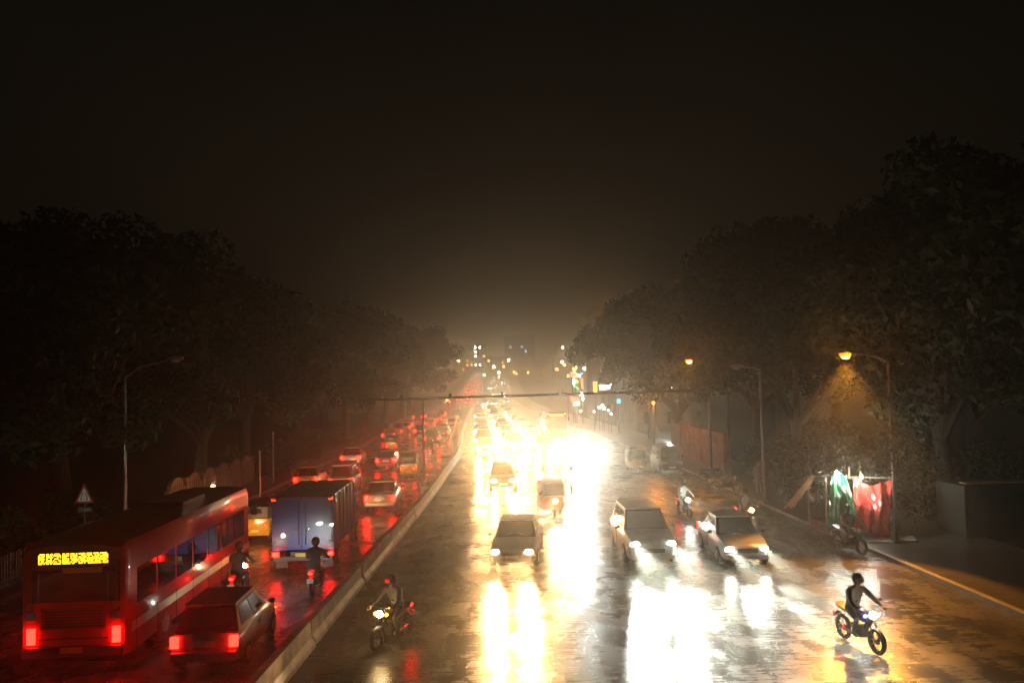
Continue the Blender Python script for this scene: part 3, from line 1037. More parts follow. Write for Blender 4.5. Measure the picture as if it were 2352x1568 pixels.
def make_bus(sign_rear):
    r0 = empty('bus')
    L, W, H = 10.5, 2.5, 3.05
    hw = W / 2
    red = paint('bus_red', (.38, .02, .02), 0)
    secs = []
    for yy, k, zt in ((-L / 2, .94, H - .12), (-L / 2 + .15, 1, H), (L / 2 - .25, 1, H), (L / 2, .92, H - .15)):
        w = hw * k
        secs.append([(-w * .95, yy, .35), (w * .95, yy, .35), (w, yy, .6), (w, yy, zt - .3), (w * .93, yy, zt - .08), (w * .5, yy, zt), (-w * .5, yy, zt), (-w * .93, yy, zt - .08), (-w, yy, zt - .3), (-w, yy, .6)])
    MB().loft(secs).build('body', red, r0, smooth=True)
    for s in (-1, 1):
        for k in range(7):
            MB().box((s * (hw + .004), -L / 2 + 1.1 + k * 1.33, 1.85), (.02, 1.18, .85)).build('side_window', M_GLASS, r0, bevel=.005)
        MB().box((s * (hw + .004), 0, .95), (.012, L * .96, .22)).build('side_stripe', mat('stripe_cream', (.55, .45, .3), .4), r0)
        for yy in (-2.9, 3.0):
            wheel(r0, s * (hw - .16), yy, .48, .28)
        MB().box((s * .98, -L / 2 - .01, .85), (.2, .06, .38)).build('tail_light', M_TAIL, r0, bevel=.02)
        MB().ball((s * .9, L / 2 + .0, .75), (.15, .07, .12), 12, 8).build('headlight', M_HEADY, r0, smooth=True)
        MB().ball((s * 1.0, L / 2 - .03, H - .25), (.05, .04, .05), 8, 6).build('marker_light', M_INDIC, r0, smooth=True)
        MB().box((s * (hw + .18), L / 2 - .2, 2.2), (.2, .1, .4)).build('side_mirror', M_BLACK, r0, bevel=.03)
    MB().box((0, -L / 2 - .012, 2.0), (1.9, .03, .75)).build('rear_window', M_GLASS, r0, bevel=.01)
    MB().box((0, L / 2 + .012, 1.75), (2.15, .03, 1.25)).build('windscreen', M_GLASS, r0, bevel=.01)
    for s, nm in ((-1, 'rear_destination_sign'), (1, 'front_destination_sign')):
        bd = MB().box((0, s * (L / 2 + .02), 2.64), (1.7, .04, .34)).build(nm, M_BLACK, r0, bevel=.01)
        rr = random.Random(5)
        led = MB()
        for row in range(7):
            for c_ in range(52):
                if (c_ % 6 != 5 or rr.random() < .3) and rr.random() < .8:
                    led.box((-.79 + c_ * .031, s * (L / 2 + .044), 2.535 + row * .036), (.027, .006, .030))
        tag(led.build('led_rows', M_AMBER, bd), kind='stuff')
    MB().box((0, -L / 2 - .06, .5), (2.3, .14, .25)).build('bumper', M_BLACK, r0, bevel=.04)
    MB().box((0, L / 2 + .04, .5), (2.3, .14, .25)).build('bumper', M_BLACK, r0, bevel=.04)
    MB().box((0, -L / 2 - .02, 1.25), (1.5, .03, .5)).build('engine_cover', mat('bus_dark_red', (.22, .012, .012), .4), r0, bevel=.01)
    MB().box((0, -L / 2 - .14, .55), (.5, .02, .13)).build('number_plate', M_PLATE, r0)
    MB().box((0, 1.0, H + .06), (1.4, 2.0, .16)).build('roof_vent', red, r0, bevel=.05)
    for k in range(6):
        MB().box((0, -L / 2 - .04, 1.07 + k * .07), (1.3, .02, .03)).build('vent_slat', M_BLACK, r0)
    for s in (-1, 1):
        MB().box((s * .98, -L / 2 - .01, 1.3), (.18, .05, .2)).build('reverse_light', M_HEADOFF, r0, bevel=.02)
        MB().box((s * .98, -L / 2 - .01, 1.55), (.18, .05, .16)).build('rear_indicator', M_INDOFF, r0, bevel=.02)
        for k in range(8):
            MB().box((s * (hw + .006), -L / 2 + .45 + k * 1.33, .75), (.014, .02, .75)).build('panel_seam', M_BLACK, r0)
        MB().box((s * .8, -L / 2 - .03, 1.95), (.03, .02, .7)).build('window_bar', M_CHROME, r0)
    MB().box((0, -L / 2 - .025, .78), (1.6, .02, .02)).build('panel_seam', M_BLACK, r0)
    MB().tube([(1.05, -L / 2 + .02, 1.2), (1.05, -L / 2 - .05, 2.6)], .02, 6).build('roof_ladder_rail', M_BLACK, r0)
    MB().box((.2, -L / 2 - .026, 2.36), (.9, .015, .12)).build('advert_strip', MATS['stripe_cream'], r0)
    r0['lamp'] = (.9, L / 2 + .12, .75)
    return r0

def make_truck():
    r0 = empty('truck')
    blue = paint('truck_blue', (.008, .028, .24), 0)
    MB().box((0, -.9, 1.75), (2.2, 4.9, 1.9)).build('cargo_body', blue, r0, bevel=.04)
    for s in (-1, 1):
        for k in range(6):
            MB().box((s * 1.115, -3.05 + k * .86, 1.75), (.05, .09, 1.86)).build('side_rib', blue, r0, bevel=.01)
    for s in (-1, 1):
        MB().box((s * .53, -3.37, 1.75), (1.0, .05, 1.75)).build('rear_door', blue, r0, bevel=.015)
        for k in (-1, 1):
            MB().tube([(s * .12 + s * k * .0, -3.42, 1.0), (s * .12, -3.42, 2.5)], .018, 6).build('door_bar', M_CHROME, r0) if k > 0 else None
        MB().box((s * .95, -3.4, .68), (.22, .06, .15)).build('tail_light', M_TAIL, r0, bevel=.015)
        MB().box((s * 1.0, -3.4, 2.6), (.12, .05, .07)).build('marker_light', M_TAILO, r0, bevel=.01)
        MB().ball((s * .78, 3.27, .85), (.13, .06, .12), 10, 7).build('headlight', M_HEADY, r0, smooth=True)
        for yy in (-2.1, 2.35):
            wheel(r0, s * .92, yy, .42, .28)
    MB().box((0, 2.45, 1.35), (2.05, 1.6, 1.5)).build('cab', blue, r0, bevel=.12, seg=3)
    MB().box((0, 3.24, 1.6), (1.75, .03, .6)).build('windscreen', M_GLASS, r0, bevel=.01)
    for s in (-1, 1):
        MB().box((s * 1.03, 2.6, 1.65), (.02, .8, .5)).build('side_window', M_GLASS, r0, bevel=.01)
    for s in (-1, 1):
        for z_ in (1.1, 1.75, 2.4):
            MB().box((s * 1.0, -3.41, z_), (.12, .04, .08)).build('hinge', M_DARKSTEEL, r0, bevel=.01)
        MB().box((s * .2, -3.43, 1.55), (.22, .04, .05)).build('latch', M_CHROME, r0, bevel=.01)
        MB().box((s * .75, -3.405, .95), (.45, .02, .06)).build('reflector_strip', mat('reflector_red', (.4, .02, .02), .2), r0)
        MB().box((s * .8, -3.1, .35), (.42, .03, .4)).build('mud_flap', M_RUBBER, r0)
    MB().box((0, -3.41, 2.62), (2.1, .04, .06)).build('top_rail', M_DARKSTEEL, r0)
    MB().box((0, -.5, .62), (.9, 5.6, .24)).build('chassis', M_BLACK, r0)
    MB().box((0, -3.38, .52), (2.1, .1, .18)).build('bumper', M_BLACK, r0, bevel=.03)
    MB().box((0, -3.46, .66), (.5, .02, .13)).build('number_plate', M_PLATE, r0)
    r0['lamp'] = (.78, 3.36, .85)
    return r0

PROT = {'hatch': make_car('hatch'), 'sedan': make_car('sedan'), 'suv': make_car('suv'), 'van': make_car('van'),
        'auto': make_rickshaw(), 'bike': make_bike(), 'bus': make_bus(True), 'truck': make_truck()}
CAT = {'hatch': 'car', 'sedan': 'car', 'suv': 'car', 'van': 'van', 'auto': 'auto rickshaw', 'bike': 'motorbike', 'bus': 'bus', 'truck': 'truck'}
DUAL = {'hatch', 'sedan', 'suv', 'van', 'bus', 'truck'}
COLS = {'white': (.62, .62, .6), 'silver': (.35, .35, .36), 'grey': (.12, .12, .125), 'black': (.02, .02, .022), 'red': (.32, .02, .02),
        'maroon': (.12, .015, .015), 'blue': (.03, .06, .25), 'cream': (.5, .42, .28), 'yellow': (.45, .27, .02)}
def vehicle(kind, x, y, away, colour, label, group, head='cool', watt=1.0, rz=0.0, lights=1, tail=True, lit_lens=True, cone=40, tail_mat=None, head_mat=None, down=5.5):
    r_ = copy_tree(PROT[kind])
    if kind == 'van':
        r_.name = 'van'
    r_.location = (x, y, gz(y) + .006)
    slope = (gz(y + 2) - gz(y - 2)) / 4
    r_.rotation_euler = (math.atan(slope) * (1 if away else -1), 0, (0 if away else PI) + rz)
    tag(r_, label, CAT[kind], group)
    mp = {'tail_light': tail_mat or (M_TAIL if tail else M_TAILOFF)}
    if colour:
        pc = paint(colour, COLS[colour])
        mp.update({'body': pc, 'roof': pc, 'bumper': pc} if kind in ('hatch', 'sedan', 'suv', 'van') else {'body': pc, 'fuel_tank': pc})
    if head == 'off' or not lit_lens:
        mp['headlight'] = M_HEADOFF
    else:
        mp['headlight'] = head_mat or (M_HEADW if head == 'cool' else M_HEADY)
    recolour(r_, mp)
    if head != 'off' and lights:
        lx, ly, lz = r_['lamp']
        c = (.95, 1.0, .88) if head == 'cool' else (1, .54, .20)
        xs = (-lx, lx) if (kind in DUAL and lights == 2) else (0,)
        for q in xs:
            spot_lamp('headlight_beam', r_, (q, ly + .03, lz), HEAD_W * watt * (1 if len(xs) == 2 else 1.6), c, cone=R(cone), down=R(down))
    for k_ in ('lamp',):
        if k_ in r_:
            del r_[k_]
    return r_

GA = 'traffic driving away on the left carriageway'
GO = 'traffic coming towards the viewer on the right carriageway'
# --- left carriageway, driving away
vehicle('bus', -9.6, 25.4, True, None, 'red bus with an amber lit destination sign on its rear', GA, 'warm', .6, lights=1)
vehicle('truck', -6.3, 33.2, True, None, 'blue box truck driving away beside the median barrier', GA, 'warm', .6, lights=1)
vehicle('hatch', -6.4, 21.4, True, 'grey', 'grey hatchback at the lower left, nearest car behind the blue truck', GA, 'cool', .5, lights=1)
b_ = vehicle('bike', -7.6, 26.6, True, 'black', 'black motorbike driving away between the red bus and the blue truck', GA, 'warm', .1, lights=1)
rider((-7.6, 26.6, 0), 0, 'rider in dark clothes on the motorbike between red bus and blue truck', M_CLOTH)
vehicle('auto', -9.6, 37.2, True, None, 'yellow and black auto rickshaw driving away just ahead of the red bus', GA, 'warm', .5)
b_ = vehicle('bike', -11.9, 39, True, 'maroon', 'maroon motorbike at the left kerb beside the auto rickshaw', GA, 'warm', .1)
rider((-11.9, 39, 0), 0, 'rider in dark clothes on the maroon motorbike by the left kerb', M_CLOTH)
vehicle('sedan', -5.2, 45.5, True, 'silver', 'silver sedan driving away ahead of the blue truck beside the barrier', GA, 'warm', .6)
vehicle('van', -8.3, 52, True, 'white', 'white van driving away in the middle lane below the gantry', GA, 'cool', .3)
vehicle('hatch', -11.0, 55, True, 'yellow', 'yellow taxi hatchback at the left kerb beside the white van', GA, 'warm', .5)
vehicle('auto', -5.0, 60, True, None, 'auto rickshaw driving away right beside the barrier past the gantry', GA, 'warm', .5)
vehicle('hatch', -7.3, 67, True, 'red', 'red hatchback driving away in the middle lane past the gantry', GA, 'warm', .5)
vehicle('sedan', -10.6, 71, True, 'white', 'white sedan driving away by the left kerb under the trees', GA, 'warm', .5)
b_ = vehicle('bike', -4.3, 74, True, 'black', 'far black motorbike hugging the barrier driving away', GA, 'off')
rider((-4.3, 74, 0), 0, 'far rider in dark clothes hugging the barrier', M_CLOTH)
vehicle('auto', -8.6, 83, True, None, 'auto rickshaw driving away in the middle lane under the tree overhang', GA, 'off')
vehicle('suv', -5.0, 90, True, 'black', 'black off-roader driving away beside the doubled barrier', GA, 'off')
ORD = ['front', 'second', 'third', 'fourth', 'fifth', 'sixth', 'seventh', 'eighth', 'ninth', 'tenth']
KN = {'auto': 'auto rickshaw', 'van': 'van', 'hatch': 'hatchback', 'sedan': 'sedan', 'suv': 'off-roader'}
def qlabel(what, kd, row, lane, queue, lanes):
    return f'{KN[kd]} {what} in {ORD[row]} row of far {queue}, {lanes[lane]} lane'
for row, y_ in enumerate((101, 109, 118, 127, 137, 148, 160, 173)):
    for lane in range(3):
        if random.random() < .12:
            continue
        kd = random.choice(['hatch', 'sedan', 'auto', 'suv', 'hatch'])
        x_ = lft(y_) + 2.0 + lane * 3.1 + random.uniform(-.35, .35)
        vehicle(kd, x_, y_ + random.uniform(-1.5, 1.5), True, random.choice(['white', 'silver', 'grey', 'red', 'black']) if kd != 'auto' else None,
                qlabel('with red tail lights', kd, row, lane, 'tail-light queue', ('kerb', 'middle', 'barrier')), 'queue of red tail lights far ahead', 'off', tail_mat=M_TAILMID)
for i in range(24):
    y_ = random.uniform(255, 560)
    x_ = bar(y_) - random.choice([3, 6, 9]) + random.uniform(-.5, .5)
    vehicle(random.choice(['hatch', 'sedan']), x_, y_, True, random.choice(['white', 'grey', 'red']), 'tiny car with red tail lights climbing the far hill', 'tail lights on the far hill', 'off', tail_mat=M_TAILFAR)

vehicle('hatch', -13.4, -6, True, 'white', 'unseen white hatchback behind the viewer, added to light the warning sign', GA, 'cool', 2.2, lights=2, rz=R(3), cone=20, down=0)  # out-of-view car added so its headlights brighten the warning sign
# --- right carriageway, oncoming
vehicle('sedan', 1.35, 31.2, False, 'grey', 'grey sedan with warm headlights coming down the lane nearest the median', GO, 'warm', 3.2, lights=2, rz=R(-8), cone=32)
vehicle('suv', 6.0, 31.0, False, 'white', 'white off-roader with glaring white headlights in the middle of the right carriageway', GO, 'cool', 20.0, lights=2, rz=R(-1), cone=24)
b_ = vehicle('bike', -2.3, 21.4, False, 'black', 'motorbike with a blinking amber indicator crossing towards the median barrier', GO, 'warm', .12, rz=R(-28))
for o in walk(b_):
    if base(o) == 'indicator':
        recolour(o, {'indicator': M_INDIC})
rider((-2.3, 21.4, 0), PI + R(-28), 'rider crossing towards the median barrier on the indicating motorbike', M_CLOTH)
vehicle('sedan', 9.2, 30.4, False, 'silver', 'silver sedan added beside the white off-roader for its dazzling headlights', GO, 'cool', 16.0, lights=2, rz=R(-3), cone=22)  # extra car added so its beams widen the white glare on the road
vehicle('bike', -5.3, 27.0, True, 'maroon', 'maroon motorbike squeezing along the barrier behind the blue truck', GA, 'off')
rider((-5.3, 27.0, 0), 0, 'rider squeezing along the barrier behind the blue truck', M_CLOTH)
vehicle('bike', 11.4, 35.5, False, 'maroon', 'maroon motorbike coming just behind the dazzling silver sedan', GO, 'warm', .35, rz=R(8))
rider((11.4, 35.5, 0), PI + R(8), 'rider on the maroon motorbike behind the dazzling silver sedan', M_CLOTH)
vehicle('bike', 9.6, 39, False, 'black', 'black motorbike coming along the kerb-side lane past the unlit lamp', GO, 'cool', .4, rz=R(6))
rider((9.6, 39, 0), PI + R(6), 'rider on the black motorbike in the kerb-side lane', M_RAINCOAT)
b_ = vehicle('bike', 9.0, 19.8, False, 'blue', 'blue motorbike with small blue running lights, nearest vehicle on the right carriageway', GO, 'warm', .3, rz=R(10))
for o in walk(b_):
    if base(o) == 'indicator':
        recolour(o, {'indicator': M_BLUELED})
rider((9.0, 19.8, 0), PI + R(10), 'rider on the nearest motorbike at the lower right', M_CLOTH)
vehicle('auto', 3.5, 41, False, None, 'yellow auto rickshaw coming between the grey sedan and white off-roader', GO, 'warm', .8, rz=R(3))
vehicle('hatch', 1.4, 52, False, 'red', 'red hatchback coming down the lane nearest the median below the gantry', GO, 'warm', .5, lights=2)
vehicle('bike', 5.2, 47, False, 'black', 'black motorbike coming down the middle lane before the gantry', GO, 'cool', .5)
rider((5.2, 47, 0), PI, 'rider in pale raincoat on the middle-lane motorbike before the gantry', M_RAINCOAT)
vehicle('sedan', 8.6, 72, False, 'silver', 'lone silver sedan with blazing headlights ahead of the far bus', GO, 'cool', 3.2, rz=R(-4), lights=2, cone=22, down=-1.0, head_mat=M_HEADQ)
vehicle('bus', 9.1, 102, False, None, 'red bus with an amber front sign standing behind the blazing silver sedan', GO, 'warm', .15, lit_lens=False)
# the glaring queue
front = [('hatch', .5, 78, 'white', 'warm', 2.6, 'white hatchback at the median end of the glaring queue front row'), ('suv', 3.3, 80, 'grey', 'warm', 2.6, 'grey off-roader in the middle of the glaring queue front row'),
         ('sedan', 6.0, 79, 'black', 'warm', 2.6, 'black sedan at the kerb end of the glaring queue front row')]
for kd, x_, y_, c_, h_, w_, lb in front:
    vehicle(kd, x_, y_, False, c_, lb, GO, h_, w_, lights=2, cone=22, down=-1.0, head_mat=M_HEADQ)
for row, y_ in enumerate((87, 95, 104, 114, 125, 137, 150, 165, 182)):
    for lane in range(3):
        kd = random.choice(['hatch', 'sedan', 'auto', 'suv', 'van'])
        x_ = .3 + lane * 2.65 + random.uniform(-.25, .25)
        vehicle(kd, x_, y_ + random.uniform(-1.5, 1.5), False, random.choice(['white', 'silver', 'grey', 'red', 'black']) if kd != 'auto' else None,
                qlabel('with lit headlights', kd, row + 1, lane, 'glaring queue', ('median', 'middle', 'kerb-side')),
                'glaring queue of oncoming headlights', random.choice(['cool', 'warm', 'warm', 'warm']), 1.25, lights=1 if row < 5 else 0, cone=20, down=-1.0, head_mat=M_HEADQ if row < 5 else None)
for i in range(14):
    y_ = random.uniform(230, 520)
    x_ = bar(y_) + random.choice([3, 6, 9]) + random.uniform(-.5, .5)
    vehicle(random.choice(['hatch', 'sedan']), x_, y_, False, random.choice(['white', 'grey', 'red']), 'tiny car with headlights coming down the far hill', 'headlights on the far hill', random.choice(['cool', 'warm']), 1, lights=0)
# --- parked by the right kerb
GP = 'vehicles parked at the right kerb'
vehicle('auto', 11.2, 59, False, None, 'dark auto rickshaw parked nearest the lane beside the orange-lit wall', GP, 'off', tail=False)
vehicle('van', 13.2, 58.5, False, 'black', 'dark van parked at the kerb with reflections in its windscreen', GP, 'off', tail=False)
for x_, y_, rz_, lb in ((14.3, 50.5, 1.2, 'scooter-sized motorbike parked at the kerb below the lit lamp'), (14.0, 47.0, 1.0, 'motorbike parked at the kerb left of the unlit lamp'),
                        (15.9, 41.0, .8, 'motorbike parked on the pavement behind the person in a raincoat')):
    vehicle('bike', x_, y_, False, 'black', lb, GP, 'off', rz=rz_, tail=False).location.z += (.13 if x_ > 14.2 else 0)
vehicle('bike', 13.5, 30.2, False, 'black', 'dark motorbike parked in front of the green and red tarpaulins', GP, 'off', rz=R(14), tail=False)
rider((13.5, 30.2, 0), PI + R(14), 'person in dark clothes sitting on the motorbike before the tarpaulins', M_CLOTH, helmet=False)
for p in PROT.values():
    for o in list(walk(p))[::-1]:
        bpy.data.objects.remove(o)

# ------------------------------------------------------------------ standing people on the right pavement
def stander(x, y, rz, label, coat):
    p = empty('person', (x, y, .13), rz)
    tag(p, label, 'person', 'people on the right pavement')
    o = bpy.data.objects.new('body', STAND)
    col.objects.link(o)
    o.parent = p
    o.material_slots[0].link = 'OBJECT'
    o.material_slots[0].material = coat
    MB().ball((0, .045, 1.665), (.1, .105, .12), 12, 9).build('head', M_SKIN, p, smooth=True)
    MB().ball((0, .02, 1.71), (.108, .112, .1), 12, 8).build('hair', M_BLACK, p, smooth=True)
    MB().box((0, .15, 1.65), (.03, .03, .045), taper=(.5, .4)).build('nose', M_SKIN, p)
    sk = [[(r_ * math.cos(2 * PI * k / 12), r_ * .8 * math.sin(2 * PI * k / 12), z) for k in range(12)] for r_, z in ((.27, .55), (.25, .9), (.2, 1.2), (.21, 1.4))]
    MB().loft(sk, cap=False).build('coat_skirt', coat, p, smooth=True)
    hands(p, (.24, .08, .9), (0, .4, -.9))
stander(15.4, 45.5, PI - .4, 'person in a pale raincoat standing on the pavement by the unlit lamp', M_RAINCOAT)
stander(16.3, 45.0, PI + .5, 'person in dark clothes standing beside the pale raincoat', M_CLOTH)

# ------------------------------------------------------------------ tarpaulin stall on the right kerb
from mathutils import noise as mnoise
def cloth(name, pts, m, label, nu=18, nv=14, amp=.07, seed=1, thick=.012, belly=0.0):
    """pts: 4 corners (bottom-left, bottom-right, top-right, top-left); crumpled sheet with creases and a slumped belly"""
    rr = random.Random(seed)
    A, B, C, D = [Vector(p) for p in pts]
    nrm = (B - A).cross(D - A).normalized()
    off = Vector((seed * 3.1, seed * 1.7, 0))
    vs_ = []
    for j in range(nv + 1):
        v = j / nv
        for i in range(nu + 1):
            u = i / nu
            p = A.lerp(B, u).lerp(D.lerp(C, u), v)
            q = Vector((u * 3.2 + v * 1.3, v * 1.5, 0)) + off
            ridge = 1 - 2 * abs(mnoise.noise(q))                       # sharp creases
            small = mnoise.noise(q * 3.1) * .5 + (1 - 2 * abs(mnoise.noise(q * 2.2 + Vector((9, 4, 0))))) * .4
            edge = mnoise.noise(Vector((u * 4, v * 4, seed)))
            p = p + nrm * (amp * (ridge + small) + belly * math.sin(PI * min(1, v * 1.15)) * math.sin(PI * u))
            p += (B - A) * (.09 * mnoise.noise(Vector((seed, v * 2.6, 5))) * (1 if u > .5 else -1) * abs(2 * u - 1))
            if v < .02 or v > .98:
                p += Vector((0, 0, .13 * edge))
            p.z += -.10 * math.sin(PI * u * 2 + seed) * v * (1 if belly else 0)
            vs_.append(p)
    fs_ = [(j * (nu + 1) + i, j * (nu + 1) + i + 1, (j + 1) * (nu + 1) + i + 1, (j + 1) * (nu + 1) + i) for j in range(nv) for i in range(nu)]
    o = MB().add(vs_, fs_).build(name, m, smooth=False)
    o.data.shade_smooth()
    md = o.modifiers.new('thickness', 'SOLIDIFY')
    md.thickness = thick
    tag(o, label, 'tarpaulin')
    return o
M_GREEN = mat('green_tarp', (.008, .20, .085), .25, noise=(4, .3), coat=.6, bump=1.0)
M_RED = mat('red_tarp', (.52, .045, .035), .22, noise=(4, .3), coat=.8, bump=1.0)
M_BRTARP = mat('brown_tarp', (.20, .09, .025), .4, noise=(5, .4))
M_GREYTARP = mat('grey_cloth', (.16, .165, .16), .5, noise=(6, .3))
# frame of the stall
stl = empty('stall_frame', (15.2, 33.2, .13))
tag(stl, 'bamboo pole frame holding up the green and red tarpaulins', 'stall frame')
for x_, y_, h in ((-1.2, .1, 2.35), (-.1, .35, 2.6), (.2, .0, 2.45), (1.5, .2, 2.2), (-1.2, 1.9, 2.1), (1.5, 1.9, 2.0)):
    MB().tube([(x_, y_, 0), (x_ + .03, y_, h)], .045, 8).build('pole', mat('bamboo', (.25, .2, .12), .5, noise=(4, .3)), stl, smooth=True)
MB().tube([(-1.5, .12, 2.3), (1.75, .12, 2.12)], .03, 7).build('ridge_pole', MATS['bamboo'], stl, smooth=True)
MB().box((.3, .9, .18), (3.0, 1.7, .36)).build('platform', mat('old_planks', (.12, .09, .06), .6, noise=(4, .4)), stl, bevel=.02)
cloth('tarpaulin', [(13.3, 31.75, .55), (14.55, 31.7, .8), (14.75, 33.0, 2.45), (14.15, 33.0, 2.55)], M_GREEN, 'shiny green tarpaulin hanging beside the red one at the kerb', seed=2, amp=.11, nu=40, nv=32, belly=.22)
cloth('tarpaulin', [(14.35, 31.6, .45), (15.6, 31.5, .2), (16.6, 33.05, 2.0), (14.95, 33.0, 2.15)], M_RED, 'shiny red tarpaulin hanging next to the green one', seed=5, amp=.13, nu=40, nv=32, belly=.25)
cloth('tarpaulin', [(12.6, 34.2, 1.1), (13.0, 34.1, 1.1), (13.75, 33.6, 2.4), (13.55, 33.6, 2.45)], M_BRTARP, 'narrow brown tarpaulin edge sloping left of the green one', seed=9, amp=.03)
cloth('tarpaulin', [(13.3, 34.9, 2.1), (16.7, 34.9, 1.9), (16.7, 33.1, 2.1), (13.6, 33.1, 2.5)], mat('black_tarp', (.02, .02, .022), .35), 'black tarpaulin roof sheet over the stall', seed=4, amp=.03)
cloth('ground_sheet', [(14.6, 31.0, .16), (16.5, 30.9, .16), (16.6, 31.7, .26), (14.7, 31.8, .28)], M_GREYTARP, 'pale grey plastic sheet lying on the kerb below the red tarpaulin', seed=6, amp=.02)
for x_, z_, lb in ((14.25, 2.63, 'bare white bulb hanging above the green tarpaulin'), (15.25, 2.42, 'bare white bulb hanging above the red tarpaulin')):
    r_ = empty('light_bulb', (x_, 32.75, z_))
    tag(r_, lb, 'light bulb', 'bulbs at the stall')
    MB().ball((0, 0, 0), (.045, .045, .06), 10, 8).build('glass_bulb', M_BULB, r_, smooth=True)
    MB().tube([(0, 0, .05), (0, 0, .12)], .025, 8).build('socket', M_BLACK, r_)
    MB().tube([(0, 0, .12), (0, .2, .28)], .006, 5).build('wire', M_BLACK, r_)
    point_lamp('bulb_light', r_, (0, -.12, 0), 170, (.93, 1, .88), .06)
# hut / kiosk farther right
kk = empty('kiosk', (20.0, 31.5, .1))
tag(kk, 'dark roadside kiosk with a light board edge right of the stall', 'kiosk')
MB().box((0, 1, 1.0), (2.6, 2, 2.0)).build('wall', mat('kiosk_green', (.018, .02, .015), .6, noise=(2, .3)), kk, bevel=.02)
MB().box((-.2, -.25, 2.15), (2.6, .5, .06)).build('awning', mat('kiosk_board', (.25, .16, .07), .5), kk, bevel=.01)
MB().box((0, -.02, 1.1), (1.7, .04, .9)).build('shutter', M_DARKSTEEL, kk)
MB().tube([(1.45, -.4, 0), (1.45, -.4, 4.6)], .04, 8).build('corner_pole', M_STEEL, kk)

# orange-lit wall behind the parked vehicles with a wall lamp
ow = empty('roadside_wall', (16.9, 60, .1))
tag(ow, 'rust coloured roadside wall lit orange behind the parked vehicles', 'wall')
for i in range(5):
    MB().box((0, -2 + i * 3.05, 1.3), (.25, 3.0, 2.6)).build('wall_panel', M_ORANGEW, ow, bevel=.02)
    MB().box((-.03, -.5 + i * 3.05, 1.45), (.3, .2, 2.9)).build('pier', M_ORANGEW, ow, bevel=.02)
for zz in (.7, 1.4, 2.1):
    MB().box((-.17, 4, zz), (.05, 15, .12)).build('ledge', M_ORANGEW, ow)
r_ = empty('wall_lamp', (13.6, 64, 0))
tag(r_, 'small low orange lamp on a post behind the parked vehicles', 'lamp')
MB().tube([(0, 0, 0), (0, 0, 4.6)], .05, 8).build('post', M_DARKSTEEL, r_, smooth=True)
MB().ball((0, 0, 4.72), (.1, .1, .14), 10, 8).build('globe', M_SODIUM, r_, smooth=True)
point_lamp('globe_light', r_, (-.1, -.35, 4.7), 420, (1, .3, .04), .1)

# ------------------------------------------------------------------ buildings on the right with lit signs
def building(x, y, w, d, h, m, label, lit, z0=None, dark_grid=True):
    b_ = empty('building', (x, y, gz(y) if z0 is None else z0))
    tag(b_, label, 'building', 'buildings along the road')
    MB().box((0, 0, h / 2 - 1), (w, d, h + 2)).build('wall', m, b_)
    MB().box((0, 0, h + .3), (w + .4, d + .4, .6)).build('parapet', m, b_)
    fl = max(2, int(h / 3.2))
    nc = max(2, int(w / 3))
    wm = None
    for j in range(fl):
        for i in range(nc):
            key = (i, j)
            if not dark_grid and key not in lit:
                continue
            mt = lit.get(key, M_GLASS)
            if wm is None:
                wm = MB().box((0, 0, 0), (1.3, .08, 1.5)).build('window', M_GLASS, b_)
                o = wm
            else:
                o = wm.copy()
                col.objects.link(o)
                o.parent = b_
            o.location = (-w / 2 + (i + .5) * w / nc, -d / 2 - .04, 1.7 + j * h / fl)
            o.material_slots[0].link = 'OBJECT'
            o.material_slots[0].material = mt
            if mt is not M_GLASS:
                o['label'] = 'lit window'
    return b_
def em(name, c, s):
    return mat('lit_' + name, c, .5, emit=c, strength=s)
E_W = em('warmwhite', (1, .82, .5), 70)
E_C = em('coolwhite', (.85, 1, .9), 45)
E_O = em('orange', (1, .42, .1), 16)
E_B = em('blueish', (.2, .4, .7), 16)
E_R = em('red', (1, .06, .05), 14)
building(24.5, 112, 9, 16, 17.5, M_NET, 'tall building wrapped in dim netting behind the coloured signs', {(1, 1): E_C})
building(27, 150, 12, 18, 19, M_BUILD, 'dim building next along from the netted one', {(0, 4): E_O, (1, 5): E_R, (2, 5): E_C})
# far hill town
town = [(-6, 640, 26, 20, 'far hill block with a column of bright windows', {(5, 3): E_W, (5, 4): E_W, (5, 5): E_W, (6, 5): E_C, (4, 1): E_O, (3, 1): E_O, (1, 2): E_W, (6, 1): E_C, (2, 0): E_O, (3, 2): E_O, (5, 1): E_W, (7, 3): E_O}, 0),
        (34, 660, 24, 22, 'far hill block with bluish windows near its top', {(1, 5): E_B, (4, 5): E_B, (5, 4): E_B, (1, 2): E_W, (2, 2): E_O}, 4),
        (72, 620, 26, 17, 'far hill block nearest the right-hand tree tip', {(1, 4): E_W, (4, 2): E_O, (6, 1): E_W}, 2),
        (16, 560, 20, 12, 'low far block above the end of the road', {(1, 1): E_C, (4, 2): E_W, (5, 0): E_O, (0, 2): E_O, (2, 0): E_W, (3, 1): E_O}, 0),
        (-45, 600, 26, 19, 'far hill block at the left behind the tree line', {(5, 3): E_B, (7, 4): E_W, (3, 1): E_O}, 0),
        (104, 600, 24, 20, 'far hill block behind the tree tip on the right', {(2, 4): E_R, (5, 5): E_C}, 6),
        (55, 480, 22, 12, 'far mid-slope block right of the hill road', {(1, 2): E_W, (3, 1): E_O, (5, 1): E_C, (0, 1): E_O, (2, 0): E_O, (4, 0): E_W}, 0)]
for x, y_, w, h, lb, lit, dz in town:
    building(x, y_, w, 14, h + dz, M_BUILD, lb, lit, dark_grid=False)

